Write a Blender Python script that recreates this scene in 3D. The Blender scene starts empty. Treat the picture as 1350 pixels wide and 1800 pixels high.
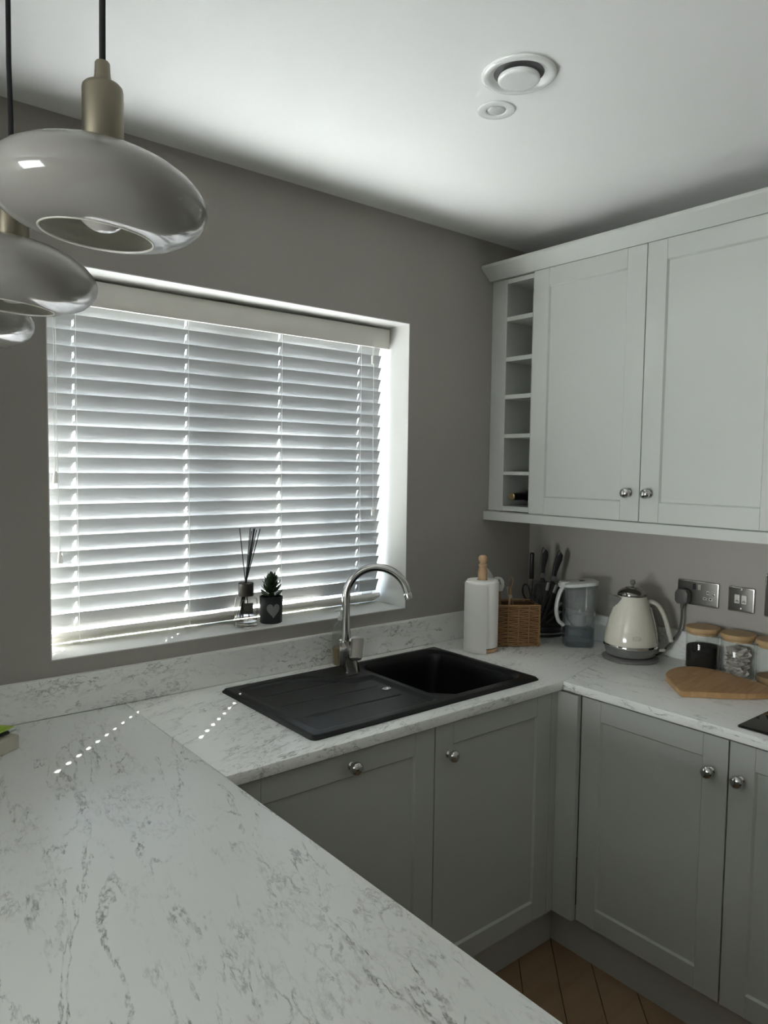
import bpy, bmesh, math, random
from mathutils import Vector, Matrix, Euler

random.seed(7)
D = bpy.data
SC = bpy.context.scene
COL = SC.collection
PI = math.pi

# ------------------------------------------------------------------ camera
RIGHT = Vector((0.77544957, -0.6312692, 0.0133104))
UP = Vector((0.02950607, 0.0572865, 0.99792166))
FWD = Vector((0.63071971, 0.77344519, -0.06304906))
CAM = Vector((-2.4395, -2.0076, 1.578))
cam_d = D.cameras.new('camera')
cam_d.sensor_fit = 'HORIZONTAL'
cam_d.sensor_width = 36.0
cam_d.lens = 1282.65 / 1350 * 36.0
cam_d.clip_start = 0.02
cam = D.objects.new('camera', cam_d)
COL.objects.link(cam)
m3 = Matrix((RIGHT, UP, -FWD)).transposed()
cam.matrix_world = Matrix.Translation(CAM) @ m3.to_4x4()
SC.camera = cam

# ------------------------------------------------------------------ world, sun, daylight, exposure
world = D.worlds.new('sky')
SC.world = world
world.use_nodes = True
wn = world.node_tree
wn.nodes.clear()
wo = wn.nodes.new('ShaderNodeOutputWorld')
wb = wn.nodes.new('ShaderNodeBackground')
sky = wn.nodes.new('ShaderNodeTexSky')
sky.sky_type = 'NISHITA'
sky.sun_disc = False
sky.sun_elevation = math.radians(45)
sky.sun_rotation = math.radians(45)
wb.inputs['Strength'].default_value = 0.16
wn.links.new(sky.outputs[0], wb.inputs['Color'])
wn.links.new(wb.outputs[0], wo.inputs['Surface'])

SUN_DIR = Vector((-0.70, -0.686, -1.0)).normalized()      # the way the sunlight travels
sun_d = D.lights.new('sun', 'SUN')
sun_d.energy = 10.6
sun_d.angle = math.radians(0.55)
sun_d.color = (0.98, 1.0, 0.975)
sun = D.objects.new('sun', sun_d)
COL.objects.link(sun)
sun.rotation_euler = (-SUN_DIR).to_track_quat('Z', 'Y').to_euler()
sun.location = (3, 3, 6)

# daylight lamp added where unseen living-area doors would be, left of the peninsula
day_d = D.lights.new('daylight_fill', 'AREA')
day_d.shape = 'RECTANGLE'
day_d.size = 1.9
day_d.size_y = 1.9
day_d.energy = 27.0
day_d.color = (0.95, 1.0, 0.985)
day = D.objects.new('daylight_fill', day_d)
COL.objects.link(day)
day.location = (-6.5, -1.15, 1.15)
day.rotation_euler = Vector((-1, 0, -0.25)).to_track_quat('Z', 'Y').to_euler()

SC.view_settings.view_transform = 'Standard'
SC.view_settings.look = 'None'
SC.view_settings.exposure = 3.28
SC.view_settings.gamma = 1.0
SC.view_settings.use_curve_mapping = False
cy = SC.cycles
cy.use_denoising = True
cy.max_bounces = 14
cy.diffuse_bounces = 8
cy.glossy_bounces = 6
cy.transmission_bounces = 10
cy.transparent_max_bounces = 24
cy.caustics_reflective = False
cy.caustics_refractive = False
cy.sample_clamp_indirect = 20.0

# ------------------------------------------------------------------ main measures
W = 0.91            # worktop level
T = 0.0275          # worktop thickness
D1 = 0.6189         # front edge of the sink run (y = -D1)
D2 = 0.571          # front edge of the hob run (x = -D2)
XP = -1.734         # edge of the peninsula
H = 2.458           # ceiling
WX0, WX1, WZ0, WZ1 = -1.9222, -0.6939, 1.0552, 2.0901
DW = 0.277          # front of the wall cabinet doors


# ------------------------------------------------------------------ materials
def new_mat(name):
    m = D.materials.new(name)
    m.use_nodes = True
    nt = m.node_tree
    b = nt.nodes['Principled BSDF']
    return m, nt, b


def N(nt, t, **kw):
    n = nt.nodes.new(t)
    for k, v in kw.items():
        if k in n.inputs:
            n.inputs[k].default_value = v
        else:
            setattr(n, k, v)
    return n


def plain(name, col, rough=0.5, metal=0.0, spec=0.5, coat=0.0, grain=0.0, gscale=200.0, bump=0.0, bscale=300.0):
    """Principled surface with a little noise in its colour and relief."""
    m, nt, b = new_mat(name)
    b.inputs['Base Color'].default_value = (*col, 1)
    b.inputs['Roughness'].default_value = rough
    b.inputs['Metallic'].default_value = metal
    b.inputs['Specular IOR Level'].default_value = spec
    b.inputs['Coat Weight'].default_value = coat
    tc = N(nt, 'ShaderNodeTexCoord')
    if grain > 0:
        n = N(nt, 'ShaderNodeTexNoise', Scale=gscale, Detail=3.0)
        nt.links.new(tc.outputs['Object'], n.inputs['Vector'])
        r = N(nt, 'ShaderNodeMapRange')
        r.inputs['To Min'].default_value = 1 - grain
        r.inputs['To Max'].default_value = 1 + grain
        nt.links.new(n.outputs['Fac'], r.inputs['Value'])
        h = N(nt, 'ShaderNodeHueSaturation')
        h.inputs['Color'].default_value = (*col, 1)
        nt.links.new(r.outputs[0], h.inputs['Value'])
        nt.links.new(h.outputs[0], b.inputs['Base Color'])
    if bump > 0:
        n2 = N(nt, 'ShaderNodeTexNoise', Scale=bscale, Detail=4.0)
        nt.links.new(tc.outputs['Object'], n2.inputs['Vector'])
        bp = N(nt, 'ShaderNodeBump', Strength=bump, Distance=0.001)
        nt.links.new(n2.outputs['Fac'], bp.inputs['Height'])
        nt.links.new(bp.outputs[0], b.inputs['Normal'])
    return m


def thin_glass(name, tint=(1, 1, 1), body=None, body_fac=0.0, rough=0.03, ior=1.45, gloss=1.0):
    """Clear walls of glass or plastic: see-through, with a fresnel reflection and a little body colour."""
    m = D.materials.new(name)
    m.use_nodes = True
    nt = m.node_tree
    nt.nodes.clear()
    o = N(nt, 'ShaderNodeOutputMaterial')
    tr = N(nt, 'ShaderNodeBsdfTransparent')
    tr.inputs['Color'].default_value = (*tint, 1)
    gl = N(nt, 'ShaderNodeBsdfGlossy')
    gl.inputs['Roughness'].default_value = rough
    lw = N(nt, 'ShaderNodeLayerWeight', Blend=0.5)
    pw_ = N(nt, 'ShaderNodeMath', operation='POWER')
    pw_.inputs[1].default_value = 4.0
    nt.links.new(lw.outputs['Facing'], pw_.inputs[0])
    mu = N(nt, 'ShaderNodeMath', operation='MULTIPLY_ADD')
    r0_ = ((ior - 1) / (ior + 1)) ** 2
    mu.inputs[1].default_value = 0.8 * gloss
    mu.inputs[2].default_value = r0_ * gloss
    nt.links.new(pw_.outputs[0], mu.inputs[0])
    mx = N(nt, 'ShaderNodeMixShader')
    base = tr
    if body:
        df = N(nt, 'ShaderNodeBsdfDiffuse')
        df.inputs['Color'].default_value = (*body, 1)
        m0 = N(nt, 'ShaderNodeMixShader')
        m0.inputs[0].default_value = body_fac
        nt.links.new(tr.outputs[0], m0.inputs[1])
        nt.links.new(df.outputs[0], m0.inputs[2])
        base = m0
    nt.links.new(mu.outputs[0], mx.inputs[0])
    nt.links.new(base.outputs[0], mx.inputs[1])
    nt.links.new(gl.outputs[0], mx.inputs[2])
    nt.links.new(mx.outputs[0], o.inputs['Surface'])
    return m


def marble(name, along, base=(0.84, 0.85, 0.825), seed=0.0, tilt=0.0):
    """White marble-look laminate: broken grey veins drawn out along one axis."""
    m, nt, b = new_mat(name)
    tc = N(nt, 'ShaderNodeTexCoord')
    mp = N(nt, 'ShaderNodeMapping')
    mp.inputs['Location'].default_value = (seed, seed * 0.7, 0)
    mp.inputs['Rotation'].default_value = (0, 0, (0 if along == 'y' else PI / 2) + tilt)
    nt.links.new(tc.outputs['Object'], mp.inputs['Vector'])

    def scaled(sx, sy):
        s = N(nt, 'ShaderNodeVectorMath', operation='MULTIPLY')
        s.inputs[1].default_value = (sx, sy, 1.0)
        nt.links.new(mp.outputs[0], s.inputs[0])
        return s.outputs[0]

    def vein(sx, sy, scale, width, mscale, mlo, mhi, dist, off, mx=1.0, my=0.45):
        w = N(nt, 'ShaderNodeTexNoise', Scale=scale, Detail=7.0, Roughness=0.62, Distortion=dist)
        w.noise_dimensions = '4D'
        w.inputs['W'].default_value = off
        nt.links.new(scaled(sx, sy), w.inputs['Vector'])
        a = N(nt, 'ShaderNodeMath', operation='SUBTRACT'); a.inputs[1].default_value = 0.5
        nt.links.new(w.outputs['Fac'], a.inputs[0])
        ab = N(nt, 'ShaderNodeMath', operation='ABSOLUTE')
        nt.links.new(a.outputs[0], ab.inputs[0])
        r = N(nt, 'ShaderNodeMapRange', interpolation_type='SMOOTHSTEP')
        r.inputs['From Min'].default_value = 0.0
        r.inputs['From Max'].default_value = width
        r.inputs['To Min'].default_value = 1.0
        r.inputs['To Max'].default_value = 0.0
        nt.links.new(ab.outputs[0], r.inputs['Value'])
        k = N(nt, 'ShaderNodeTexNoise', Scale=mscale, Detail=5.0, Roughness=0.7)
        k.noise_dimensions = '4D'
        k.inputs['W'].default_value = off + 3.3
        nt.links.new(scaled(mx, my), k.inputs['Vector'])
        q = N(nt, 'ShaderNodeMapRange', interpolation_type='SMOOTHSTEP')
        q.inputs['From Min'].default_value = mlo
        q.inputs['From Max'].default_value = mhi
        nt.links.new(k.outputs['Fac'], q.inputs['Value'])
        p = N(nt, 'ShaderNodeMath', operation='MULTIPLY')
        nt.links.new(r.outputs[0], p.inputs[0])
        nt.links.new(q.outputs[0], p.inputs[1])
        return p.outputs[0]

    v1 = vein(1.0, 0.20, 7.5, 0.013, 10.0, 0.44, 0.62, 0.35, seed + 1.0, 1.0, 0.35)
    v2 = vein(1.0, 0.24, 17.0, 0.024, 7.0, 0.46, 0.62, 0.5, seed + 5.0, 1.0, 0.40)
    v3 = vein(1.0, 0.45, 34.0, 0.040, 5.0, 0.49, 0.64, 0.9, seed + 9.0, 1.0, 0.5)
    # fleck noise breaks the veins into short jagged dashes
    fk = N(nt, 'ShaderNodeTexNoise', Scale=85.0, Detail=4.0, Roughness=0.7)
    nt.links.new(scaled(1.0, 0.55), fk.inputs['Vector'])
    fr_ = N(nt, 'ShaderNodeMapRange', interpolation_type='SMOOTHSTEP')
    fr_.inputs['From Min'].default_value = 0.36
    fr_.inputs['From Max'].default_value = 0.62
    fr_.inputs['To Min'].default_value = 0.12
    nt.links.new(fk.outputs['Fac'], fr_.inputs['Value'])
    cur = None
    for v, k in ((v1, 1.0), (v2, 0.85), (v3, 0.62)):
        s = N(nt, 'ShaderNodeMath', operation='MULTIPLY'); s.inputs[1].default_value = k
        nt.links.new(v, s.inputs[0])
        if cur is None:
            cur = s.outputs[0]
        else:
            a = N(nt, 'ShaderNodeMath', operation='MAXIMUM')
            nt.links.new(cur, a.inputs[0]); nt.links.new(s.outputs[0], a.inputs[1])
            cur = a.outputs[0]
    br_ = N(nt, 'ShaderNodeMath', operation='MULTIPLY')
    nt.links.new(cur, br_.inputs[0]); nt.links.new(fr_.outputs[0], br_.inputs[1])
    cur = br_.outputs[0]
    cl = N(nt, 'ShaderNodeTexNoise', Scale=2.4, Detail=4.0)
    nt.links.new(scaled(1.0, 0.5), cl.inputs['Vector'])
    cm = N(nt, 'ShaderNodeMix', data_type='RGBA')
    cm.inputs['A'].default_value = (base[0] * 0.93, base[1] * 0.93, base[2] * 0.94, 1)
    cm.inputs['B'].default_value = (base[0] * 1.05, base[1] * 1.05, base[2] * 1.05, 1)
    nt.links.new(cl.outputs['Fac'], cm.inputs['Factor'])
    mx_ = N(nt, 'ShaderNodeMix', data_type='RGBA')
    mx_.inputs['B'].default_value = (0.165, 0.165, 0.162, 1)
    nt.links.new(cur, mx_.inputs['Factor'])
    nt.links.new(cm.outputs['Result'], mx_.inputs['A'])
    nt.links.new(mx_.outputs['Result'], b.inputs['Base Color'])
    b.inputs['Roughness'].default_value = 0.30
    return m


def wood(name, c1, c2, axis='x', scale=30.0, rough=0.5, stretch=0.06):
    m, nt, b = new_mat(name)
    tc = N(nt, 'ShaderNodeTexCoord')
    s = N(nt, 'ShaderNodeVectorMath', operation='MULTIPLY')
    v = [1.0, 1.0, 1.0]
    v['xyz'.index(axis)] = stretch
    s.inputs[1].default_value = v
    nt.links.new(tc.outputs['Object'], s.inputs[0])
    n = N(nt, 'ShaderNodeTexNoise', Scale=scale, Detail=6.0, Roughness=0.6, Distortion=0.3)
    nt.links.new(s.outputs[0], n.inputs['Vector'])
    oi = N(nt, 'ShaderNodeObjectInfo')
    ad = N(nt, 'ShaderNodeMath', operation='MULTIPLY_ADD')
    ad.inputs[1].default_value = 0.35
    nt.links.new(oi.outputs['Random'], ad.inputs[0])
    mr = N(nt, 'ShaderNodeMapRange')
    mr.inputs['From Min'].default_value = 0.3
    mr.inputs['From Max'].default_value = 0.7
    mr.inputs['To Min'].default_value = 0.0
    mr.inputs['To Max'].default_value = 0.8
    nt.links.new(n.outputs['Fac'], mr.inputs['Value'])
    nt.links.new(mr.outputs[0], ad.inputs[2])
    mx = N(nt, 'ShaderNodeMix', data_type='RGBA')
    mx.inputs['A'].default_value = (*c1, 1)
    mx.inputs['B'].default_value = (*c2, 1)
    nt.links.new(ad.outputs[0], mx.inputs['Factor'])
    nt.links.new(mx.outputs['Result'], b.inputs['Base Color'])
    b.inputs['Roughness'].default_value = rough
    bp = N(nt, 'ShaderNodeBump', Strength=0.15, Distance=0.0006)
    nt.links.new(n.outputs['Fac'], bp.inputs['Height'])
    nt.links.new(bp.outputs[0], b.inputs['Normal'])
    return m


def board_wood(name):
    """Bamboo strips glued side by side, each a slightly different tan."""
    m, nt, b = new_mat(name)
    tc = N(nt, 'ShaderNodeTexCoord')
    mp = N(nt, 'ShaderNodeMapping')
    mp.inputs['Rotation'].default_value = (0, 0, math.radians(-8))
    nt.links.new(tc.outputs['Object'], mp.inputs['Vector'])
    br = N(nt, 'ShaderNodeTexBrick')
    br.inputs['Color1'].default_value = (0.50, 0.31, 0.15, 1)
    br.inputs['Color2'].default_value = (0.42, 0.25, 0.115, 1)
    br.inputs['Mortar'].default_value = (0.38, 0.22, 0.10, 1)
    br.inputs['Scale'].default_value = 1.0
    br.inputs['Mortar Size'].default_value = 0.0003
    br.inputs['Brick Width'].default_value = 0.09
    br.inputs['Row Height'].default_value = 0.018
    nt.links.new(mp.outputs[0], br.inputs['Vector'])
    s = N(nt, 'ShaderNodeVectorMath', operation='MULTIPLY')
    s.inputs[1].default_value = (0.08, 1, 1)
    nt.links.new(mp.outputs[0], s.inputs[0])
    n = N(nt, 'ShaderNodeTexNoise', Scale=120.0, Detail=4.0)
    nt.links.new(s.outputs[0], n.inputs['Vector'])
    mr = N(nt, 'ShaderNodeMapRange')
    mr.inputs['To Min'].default_value = 0.8
    mr.inputs['To Max'].default_value = 1.2
    nt.links.new(n.outputs['Fac'], mr.inputs['Value'])
    h = N(nt, 'ShaderNodeHueSaturation')
    nt.links.new(br.outputs['Color'], h.inputs['Color'])
    nt.links.new(mr.outputs[0], h.inputs['Value'])
    nt.links.new(h.outputs[0], b.inputs['Base Color'])
    b.inputs['Roughness'].default_value = 0.5
    return m


def brushed(name, col, rough=0.35, axis='x'):
    m, nt, b = new_mat(name)
    b.inputs['Base Color'].default_value = (*col, 1)
    b.inputs['Metallic'].default_value = 1.0
    tc = N(nt, 'ShaderNodeTexCoord')
    s = N(nt, 'ShaderNodeVectorMath', operation='MULTIPLY')
    v = [1.0, 1.0, 1.0]
    v['xyz'.index(axis)] = 0.02
    s.inputs[1].default_value = v
    nt.links.new(tc.outputs['Object'], s.inputs[0])
    n = N(nt, 'ShaderNodeTexNoise', Scale=900.0, Detail=2.0)
    nt.links.new(s.outputs[0], n.inputs['Vector'])
    mr = N(nt, 'ShaderNodeMapRange')
    mr.inputs['To Min'].default_value = rough - 0.1
    mr.inputs['To Max'].default_value = rough + 0.1
    nt.links.new(n.outputs['Fac'], mr.inputs['Value'])
    nt.links.new(mr.outputs[0], b.inputs['Roughness'])
    return m


def slat_mat(name):
    """White faux-wood blind slats, very slightly translucent."""
    m, nt, b = new_mat(name)
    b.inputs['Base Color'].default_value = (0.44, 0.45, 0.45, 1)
    b.inputs['Roughness'].default_value = 0.7
    b.inputs['Specular IOR Level'].default_value = 0.25
    o = nt.nodes['Material Output']
    tr = N(nt, 'ShaderNodeBsdfTranslucent')
    tr.inputs['Color'].default_value = (0.9, 0.93, 0.95, 1)
    mx = N(nt, 'ShaderNodeMixShader')
    mx.inputs[0].default_value = 0.006
    nt.links.new(b.outputs[0], mx.inputs[1])
    nt.links.new(tr.outputs[0], mx.inputs[2])
    nt.links.new(mx.outputs[0], o.inputs['Surface'])
    tc = N(nt, 'ShaderNodeTexCoord')
    s = N(nt, 'ShaderNodeVectorMath', operation='MULTIPLY')
    s.inputs[1].default_value = (0.06, 1, 1)
    nt.links.new(tc.outputs['Object'], s.inputs[0])
    n = N(nt, 'ShaderNodeTexNoise', Scale=700.0, Detail=2.0)
    nt.links.new(s.outputs[0], n.inputs['Vector'])
    bp = N(nt, 'ShaderNodeBump', Strength=0.05, Distance=0.0003)
    nt.links.new(n.outputs['Fac'], bp.inputs['Height'])
    nt.links.new(bp.outputs[0], b.inputs['Normal'])
    return m


def opal_glass(name, col, through):
    """White cased glass: glossy skin over a translucent body."""
    m, nt, b = new_mat(name)
    b.inputs['Base Color'].default_value = (*col, 1)
    b.inputs['Roughness'].default_value = 0.12
    b.inputs['Coat Weight'].default_value = 0.5
    o = nt.nodes['Material Output']
    tr = N(nt, 'ShaderNodeBsdfTranslucent')
    tr.inputs['Color'].default_value = (*[min(1, c * 1.25) for c in col], 1)
    mx = N(nt, 'ShaderNodeMixShader')
    mx.inputs[0].default_value = through
    nt.links.new(b.outputs[0], mx.inputs[1])
    nt.links.new(tr.outputs[0], mx.inputs[2])
    nt.links.new(mx.outputs[0], o.inputs['Surface'])
    return m


M = {}
M['wall'] = plain('wall_paint', (0.36, 0.342, 0.312), 0.85, grain=0.015, gscale=40, bump=0.06, bscale=220)
M['reveal'] = plain('reveal_paint', (0.60, 0.60, 0.575), 0.7, bump=0.05, bscale=220)
M['ceiling'] = plain('ceiling_paint', (0.86, 0.865, 0.855), 0.85, bump=0.04, bscale=200)
M['cabinet'] = plain('cabinet_paint', (0.46, 0.475, 0.45), 0.42, grain=0.01, gscale=20, bump=0.03, bscale=400)
M['plinth'] = plain('plinth_paint', (0.46, 0.465, 0.44), 0.45, grain=0.01, gscale=20)
M['carcass_grey'] = plain('carcass_board', (0.40, 0.405, 0.385), 0.5, grain=0.02)  # plain grey board of the carcasses
M['marble_y'] = marble('marble_laminate_peninsula', 'y', seed=2.3, tilt=math.radians(14))
M['marble_x'] = marble('marble_laminate_sink_run', 'x', seed=6.1, tilt=math.radians(-20))
M['marble_h'] = marble('marble_laminate_hob_run', 'y', seed=11.7, tilt=math.radians(5))
M['joint'] = plain('joint_sealant', (0.20, 0.19, 0.18), 0.6, grain=0.02)
M['sealant'] = plain('white_sealant', (0.78, 0.78, 0.75), 0.5, grain=0.02)
M['floor'] = wood('oak_floor', (0.23, 0.145, 0.08), (0.33, 0.215, 0.128), 'x', 22, 0.5)
M['floor_base'] = plain('floor_underlay', (0.05, 0.03, 0.016), 0.8, grain=0.05)
M['slat'] = slat_mat('blind_slat')
M['blind_white'] = plain('blind_white', (0.72, 0.70, 0.65), 0.45, bump=0.03)
M['cord'] = plain('blind_cord', (0.85, 0.85, 0.82), 0.7, bump=0.2, bscale=900)
M['tassel'] = plain('tassel_plastic', (0.80, 0.79, 0.75), 0.4, grain=0.02)
M['upvc'] = plain('window_frame_plastic', (0.80, 0.81, 0.80), 0.3, grain=0.01)
M['pane'] = thin_glass('window_glass', gloss=0.5)
M['patio'] = plain('patio_paving', (0.71, 0.71, 0.70), 0.9, grain=0.08, gscale=3, bump=0.2, bscale=60)
M['render'] = plain('outside_render', (0.62, 0.60, 0.56), 0.9, grain=0.03, gscale=30)
M['chrome'] = plain('chrome', (0.58, 0.58, 0.57), 0.09, 1.0, grain=0.01)
M['dark_chrome'] = plain('dark_chrome', (0.32, 0.31, 0.30), 0.12, 1.0, grain=0.01)
M['sink'] = plain('black_composite', (0.0035, 0.0038, 0.0042), 0.40, spec=0.32, grain=0.25, gscale=900, bump=0.10, bscale=1600)
M['sink_mark'] = plain('sink_print', (0.2, 0.2, 0.2), 0.5, grain=0.02)
M['opal'] = opal_glass('opal_glass', (0.36, 0.35, 0.325), 0.30)
M['opal_in'] = opal_glass('opal_glass_inside', (0.82, 0.80, 0.75), 0.5)
M['brass'] = brushed('satin_brass', (0.25, 0.225, 0.17), 0.40, 'z')
M['black_cord'] = plain('black_fabric_cord', (0.006, 0.006, 0.007), 0.8, grain=0.2, bump=0.3, bscale=1200)
M['bulb'] = plain('pearl_bulb', (0.45, 0.43, 0.40), 0.12, coat=0.5, grain=0.01)
M['vent'] = plain('vent_enamel', (0.78, 0.79, 0.78), 0.22, coat=0.4, grain=0.01)
M['vent_shade'] = plain('throat_shade', (0.16, 0.16, 0.16), 0.7, grain=0.05)  # grey of the flat disc stands in for shade inside the white valve
M['lens'] = plain('sensor_lens', (0.55, 0.56, 0.55), 0.35, grain=0.15, gscale=120)
M['paper'] = plain('kitchen_paper', (0.86, 0.855, 0.83), 0.95, bump=0.6, bscale=130)
M['beech'] = wood('beech', (0.46, 0.29, 0.16), (0.58, 0.39, 0.23), 'z', 40, 0.45)
M['wicker'] = wood('wicker', (0.23, 0.125, 0.05), (0.33, 0.19, 0.08), 'x', 90, 0.6, 0.3)
M['silicone'] = plain('white_silicone', (0.55, 0.55, 0.53), 0.5, grain=0.02)
M['spoon_wood'] = wood('spoon_wood', (0.22, 0.13, 0.06), (0.32, 0.2, 0.1), 'z', 50, 0.55)
M['twine'] = plain('twine', (0.33, 0.22, 0.12), 0.9, grain=0.3, gscale=700)
M['black_plastic'] = plain('black_plastic', (0.01, 0.0105, 0.011), 0.3, grain=0.1, gscale=300)
M['grey_plastic'] = plain('grey_plastic', (0.10, 0.10, 0.10), 0.4, grain=0.05, gscale=300)
M['acrylic'] = thin_glass('clear_acrylic', (0.62, 0.63, 0.63), (0.10, 0.10, 0.10), 0.25)
M['steel'] = brushed('knife_steel', (0.42, 0.42, 0.42), 0.3, 'z')
M['jug_clear'] = thin_glass('clear_jug_plastic', (0.93, 0.945, 0.95), (0.42, 0.44, 0.45), 0.08, 0.05)
M['jug_inner'] = thin_glass('frosted_jug_insert', (0.88, 0.89, 0.895), (0.55, 0.56, 0.56), 0.22, 0.15)
M['jug_water'] = thin_glass('jug_water', (0.66, 0.71, 0.74), (0.16, 0.18, 0.19), 0.16, 0.02, 1.33)
M['jug_white'] = plain('jug_white_plastic', (0.62, 0.63, 0.62), 0.3, grain=0.01)
M['filter'] = plain('filter_plastic', (0.50, 0.52, 0.51), 0.5, grain=0.03)
M['kettle'] = plain('kettle_enamel', (0.66, 0.64, 0.55), 0.16, coat=0.8, grain=0.01)
M['kettle_grey'] = plain('kettle_grey', (0.16, 0.16, 0.155), 0.38, grain=0.03)
M['kettle_handle'] = plain('kettle_handle_plastic', (0.60, 0.585, 0.51), 0.3, grain=0.01)
M['badge'] = plain('badge_rim', (0.36, 0.35, 0.31), 0.3, grain=0.02)
M['plate_steel'] = brushed('socket_steel', (0.13, 0.126, 0.118), 0.42, 'y')
M['plate_edge'] = plain('socket_bevel', (0.30, 0.29, 0.27), 0.25, 1.0, grain=0.02)
M['socket_white'] = plain('socket_insert', (0.62, 0.61, 0.58), 0.4, grain=0.02)
M['rocker'] = plain('steel_rocker', (0.62, 0.60, 0.57), 0.25, 1.0, grain=0.02)
M['flex'] = plain('grey_flex', (0.085, 0.083, 0.078), 0.5, grain=0.05)
M['bamboo'] = wood('bamboo_lid', (0.42, 0.28, 0.14), (0.50, 0.34, 0.18), 'y', 45, 0.5)
M['jar'] = thin_glass('jar_glass', (0.95, 0.96, 0.955), gloss=1.0)
M['coffee'] = plain('ground_coffee', (0.005, 0.0035, 0.003), 0.9, grain=0.5, gscale=500, bump=0.6, bscale=600)
M['sachet'] = plain('sachet_paper', (0.88, 0.86, 0.83), 0.8, grain=0.06, gscale=60)
M['board'] = board_wood('bamboo_board')
M['board_edge'] = plain('pale_board_edge', (0.55, 0.44, 0.28), 0.6, grain=0.05)
M['coaster'] = wood('brown_coaster', (0.09, 0.04, 0.018), (0.14, 0.07, 0.03), 'x', 40, 0.5)
M['hob'] = plain('black_glass', (0.006, 0.006, 0.0065), 0.06, coat=0.5, grain=0.05)
M['hob_line'] = plain('hob_marking', (0.16, 0.16, 0.16), 0.4, grain=0.02)
M['bottle_glass'] = thin_glass('diffuser_glass', (0.93, 0.93, 0.92), gloss=1.3, ior=1.5)
M['bottle_base'] = D.materials.new('thick_glass_base')
M['bottle_base'].use_nodes = True
_b = M['bottle_base'].node_tree.nodes['Principled BSDF']
_b.inputs['Transmission Weight'].default_value = 1.0
_b.inputs['Roughness'].default_value = 0.02
_b.inputs['IOR'].default_value = 1.48
M['oil'] = thin_glass('fragrance_oil', (0.80, 0.78, 0.74), gloss=0.5, ior=1.3)
M['collar'] = brushed('pewter_collar', (0.11, 0.10, 0.09), 0.45, 'z')
M['reed'] = plain('black_reed', (0.006, 0.006, 0.006), 0.7, grain=0.1)
M['label_dark'] = plain('dark_label', (0.06, 0.055, 0.05), 0.6, grain=0.05)
M['label_line'] = plain('label_print', (0.16, 0.15, 0.14), 0.6, grain=0.02)
M['pot'] = plain('black_pot', (0.016, 0.018, 0.020), 0.6, grain=0.1, gscale=120)
M['heart'] = plain('grey_heart', (0.20, 0.205, 0.21), 0.6, grain=0.04)
M['leaf'] = plain('succulent_leaf', (0.030, 0.055, 0.020), 0.42, grain=0.3, gscale=70)
M['soil'] = plain('pot_soil', (0.02, 0.015, 0.01), 0.9, grain=0.4, gscale=300, bump=0.6, bscale=400)
M['soap_clear'] = thin_glass('soap_bottle_plastic', (0.92, 0.93, 0.91), (0.40, 0.41, 0.39), 0.12, 0.08)
M['soap_liquid'] = thin_glass('amber_soap', (0.80, 0.70, 0.48), (0.50, 0.38, 0.18), 0.30, 0.05, 1.33)
M['soap_label'] = plain('green_soap_label', (0.012, 0.045, 0.022), 0.5, grain=0.1)
M['soap_white'] = plain('soap_pump_white', (0.62, 0.62, 0.60), 0.4, grain=0.01)
M['box_white'] = plain('cream_box', (0.50, 0.48, 0.40), 0.6, grain=0.02)
M['lime'] = plain('lime_card', (0.30, 0.48, 0.015), 0.5, grain=0.08, gscale=60)
M['lime_edge'] = plain('lime_card_border', (0.42, 0.56, 0.10), 0.5, grain=0.03)
M['foil'] = plain('gold_bottle_foil', (0.50, 0.42, 0.22), 0.3, 1.0, grain=0.25, gscale=250)
M['bottle_green'] = plain('dark_wine_glass', (0.004, 0.006, 0.004), 0.12, grain=0.05)


# ------------------------------------------------------------------ mesh helpers
def BM():
    return bmesh.new()


def box(bm, x0, x1, y0, y1, z0, z1, bev=0.0, seg=1):
    if x0 > x1: x0, x1 = x1, x0
    if y0 > y1: y0, y1 = y1, y0
    if z0 > z1: z0, z1 = z1, z0
    vs = [bm.verts.new((x, y, z)) for z in (z0, z1) for y in (y0, y1) for x in (x0, x1)]
    fs = [(0, 2, 3, 1), (4, 5, 7, 6), (0, 1, 5, 4), (1, 3, 7, 5), (3, 2, 6, 7), (2, 0, 4, 6)]
    faces = [bm.faces.new([vs[i] for i in f]) for f in fs]
    if bev > 0:
        ed = list({e for f in faces for e in f.edges})
        bmesh.ops.bevel(bm, geom=ed, offset=bev, segments=seg, affect='EDGES', profile=0.5)
    return bm


def lathe(bm, prof, n=40, cx=0.0, cy=0.0, mat=None):
    """prof: list of (r, z) from bottom to top; closes where r = 0."""
    rings = []
    for r, z in prof:
        if r < 1e-6:
            rings.append([bm.verts.new((cx, cy, z))])
        else:
            rings.append([bm.verts.new((cx + r * math.cos(2 * PI * i / n), cy + r * math.sin(2 * PI * i / n), z)) for i in range(n)])
    for a, b in zip(rings, rings[1:]):
        if len(a) == 1 and len(b) == 1:
            continue
        for i in range(n):
            j = (i + 1) % n
            if len(a) == 1:
                bm.faces.new((a[0], b[j], b[i]))
            elif len(b) == 1:
                bm.faces.new((a[i], a[j], b[0]))
            else:
                bm.faces.new((a[i], a[j], b[j], b[i]))
    return bm


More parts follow.
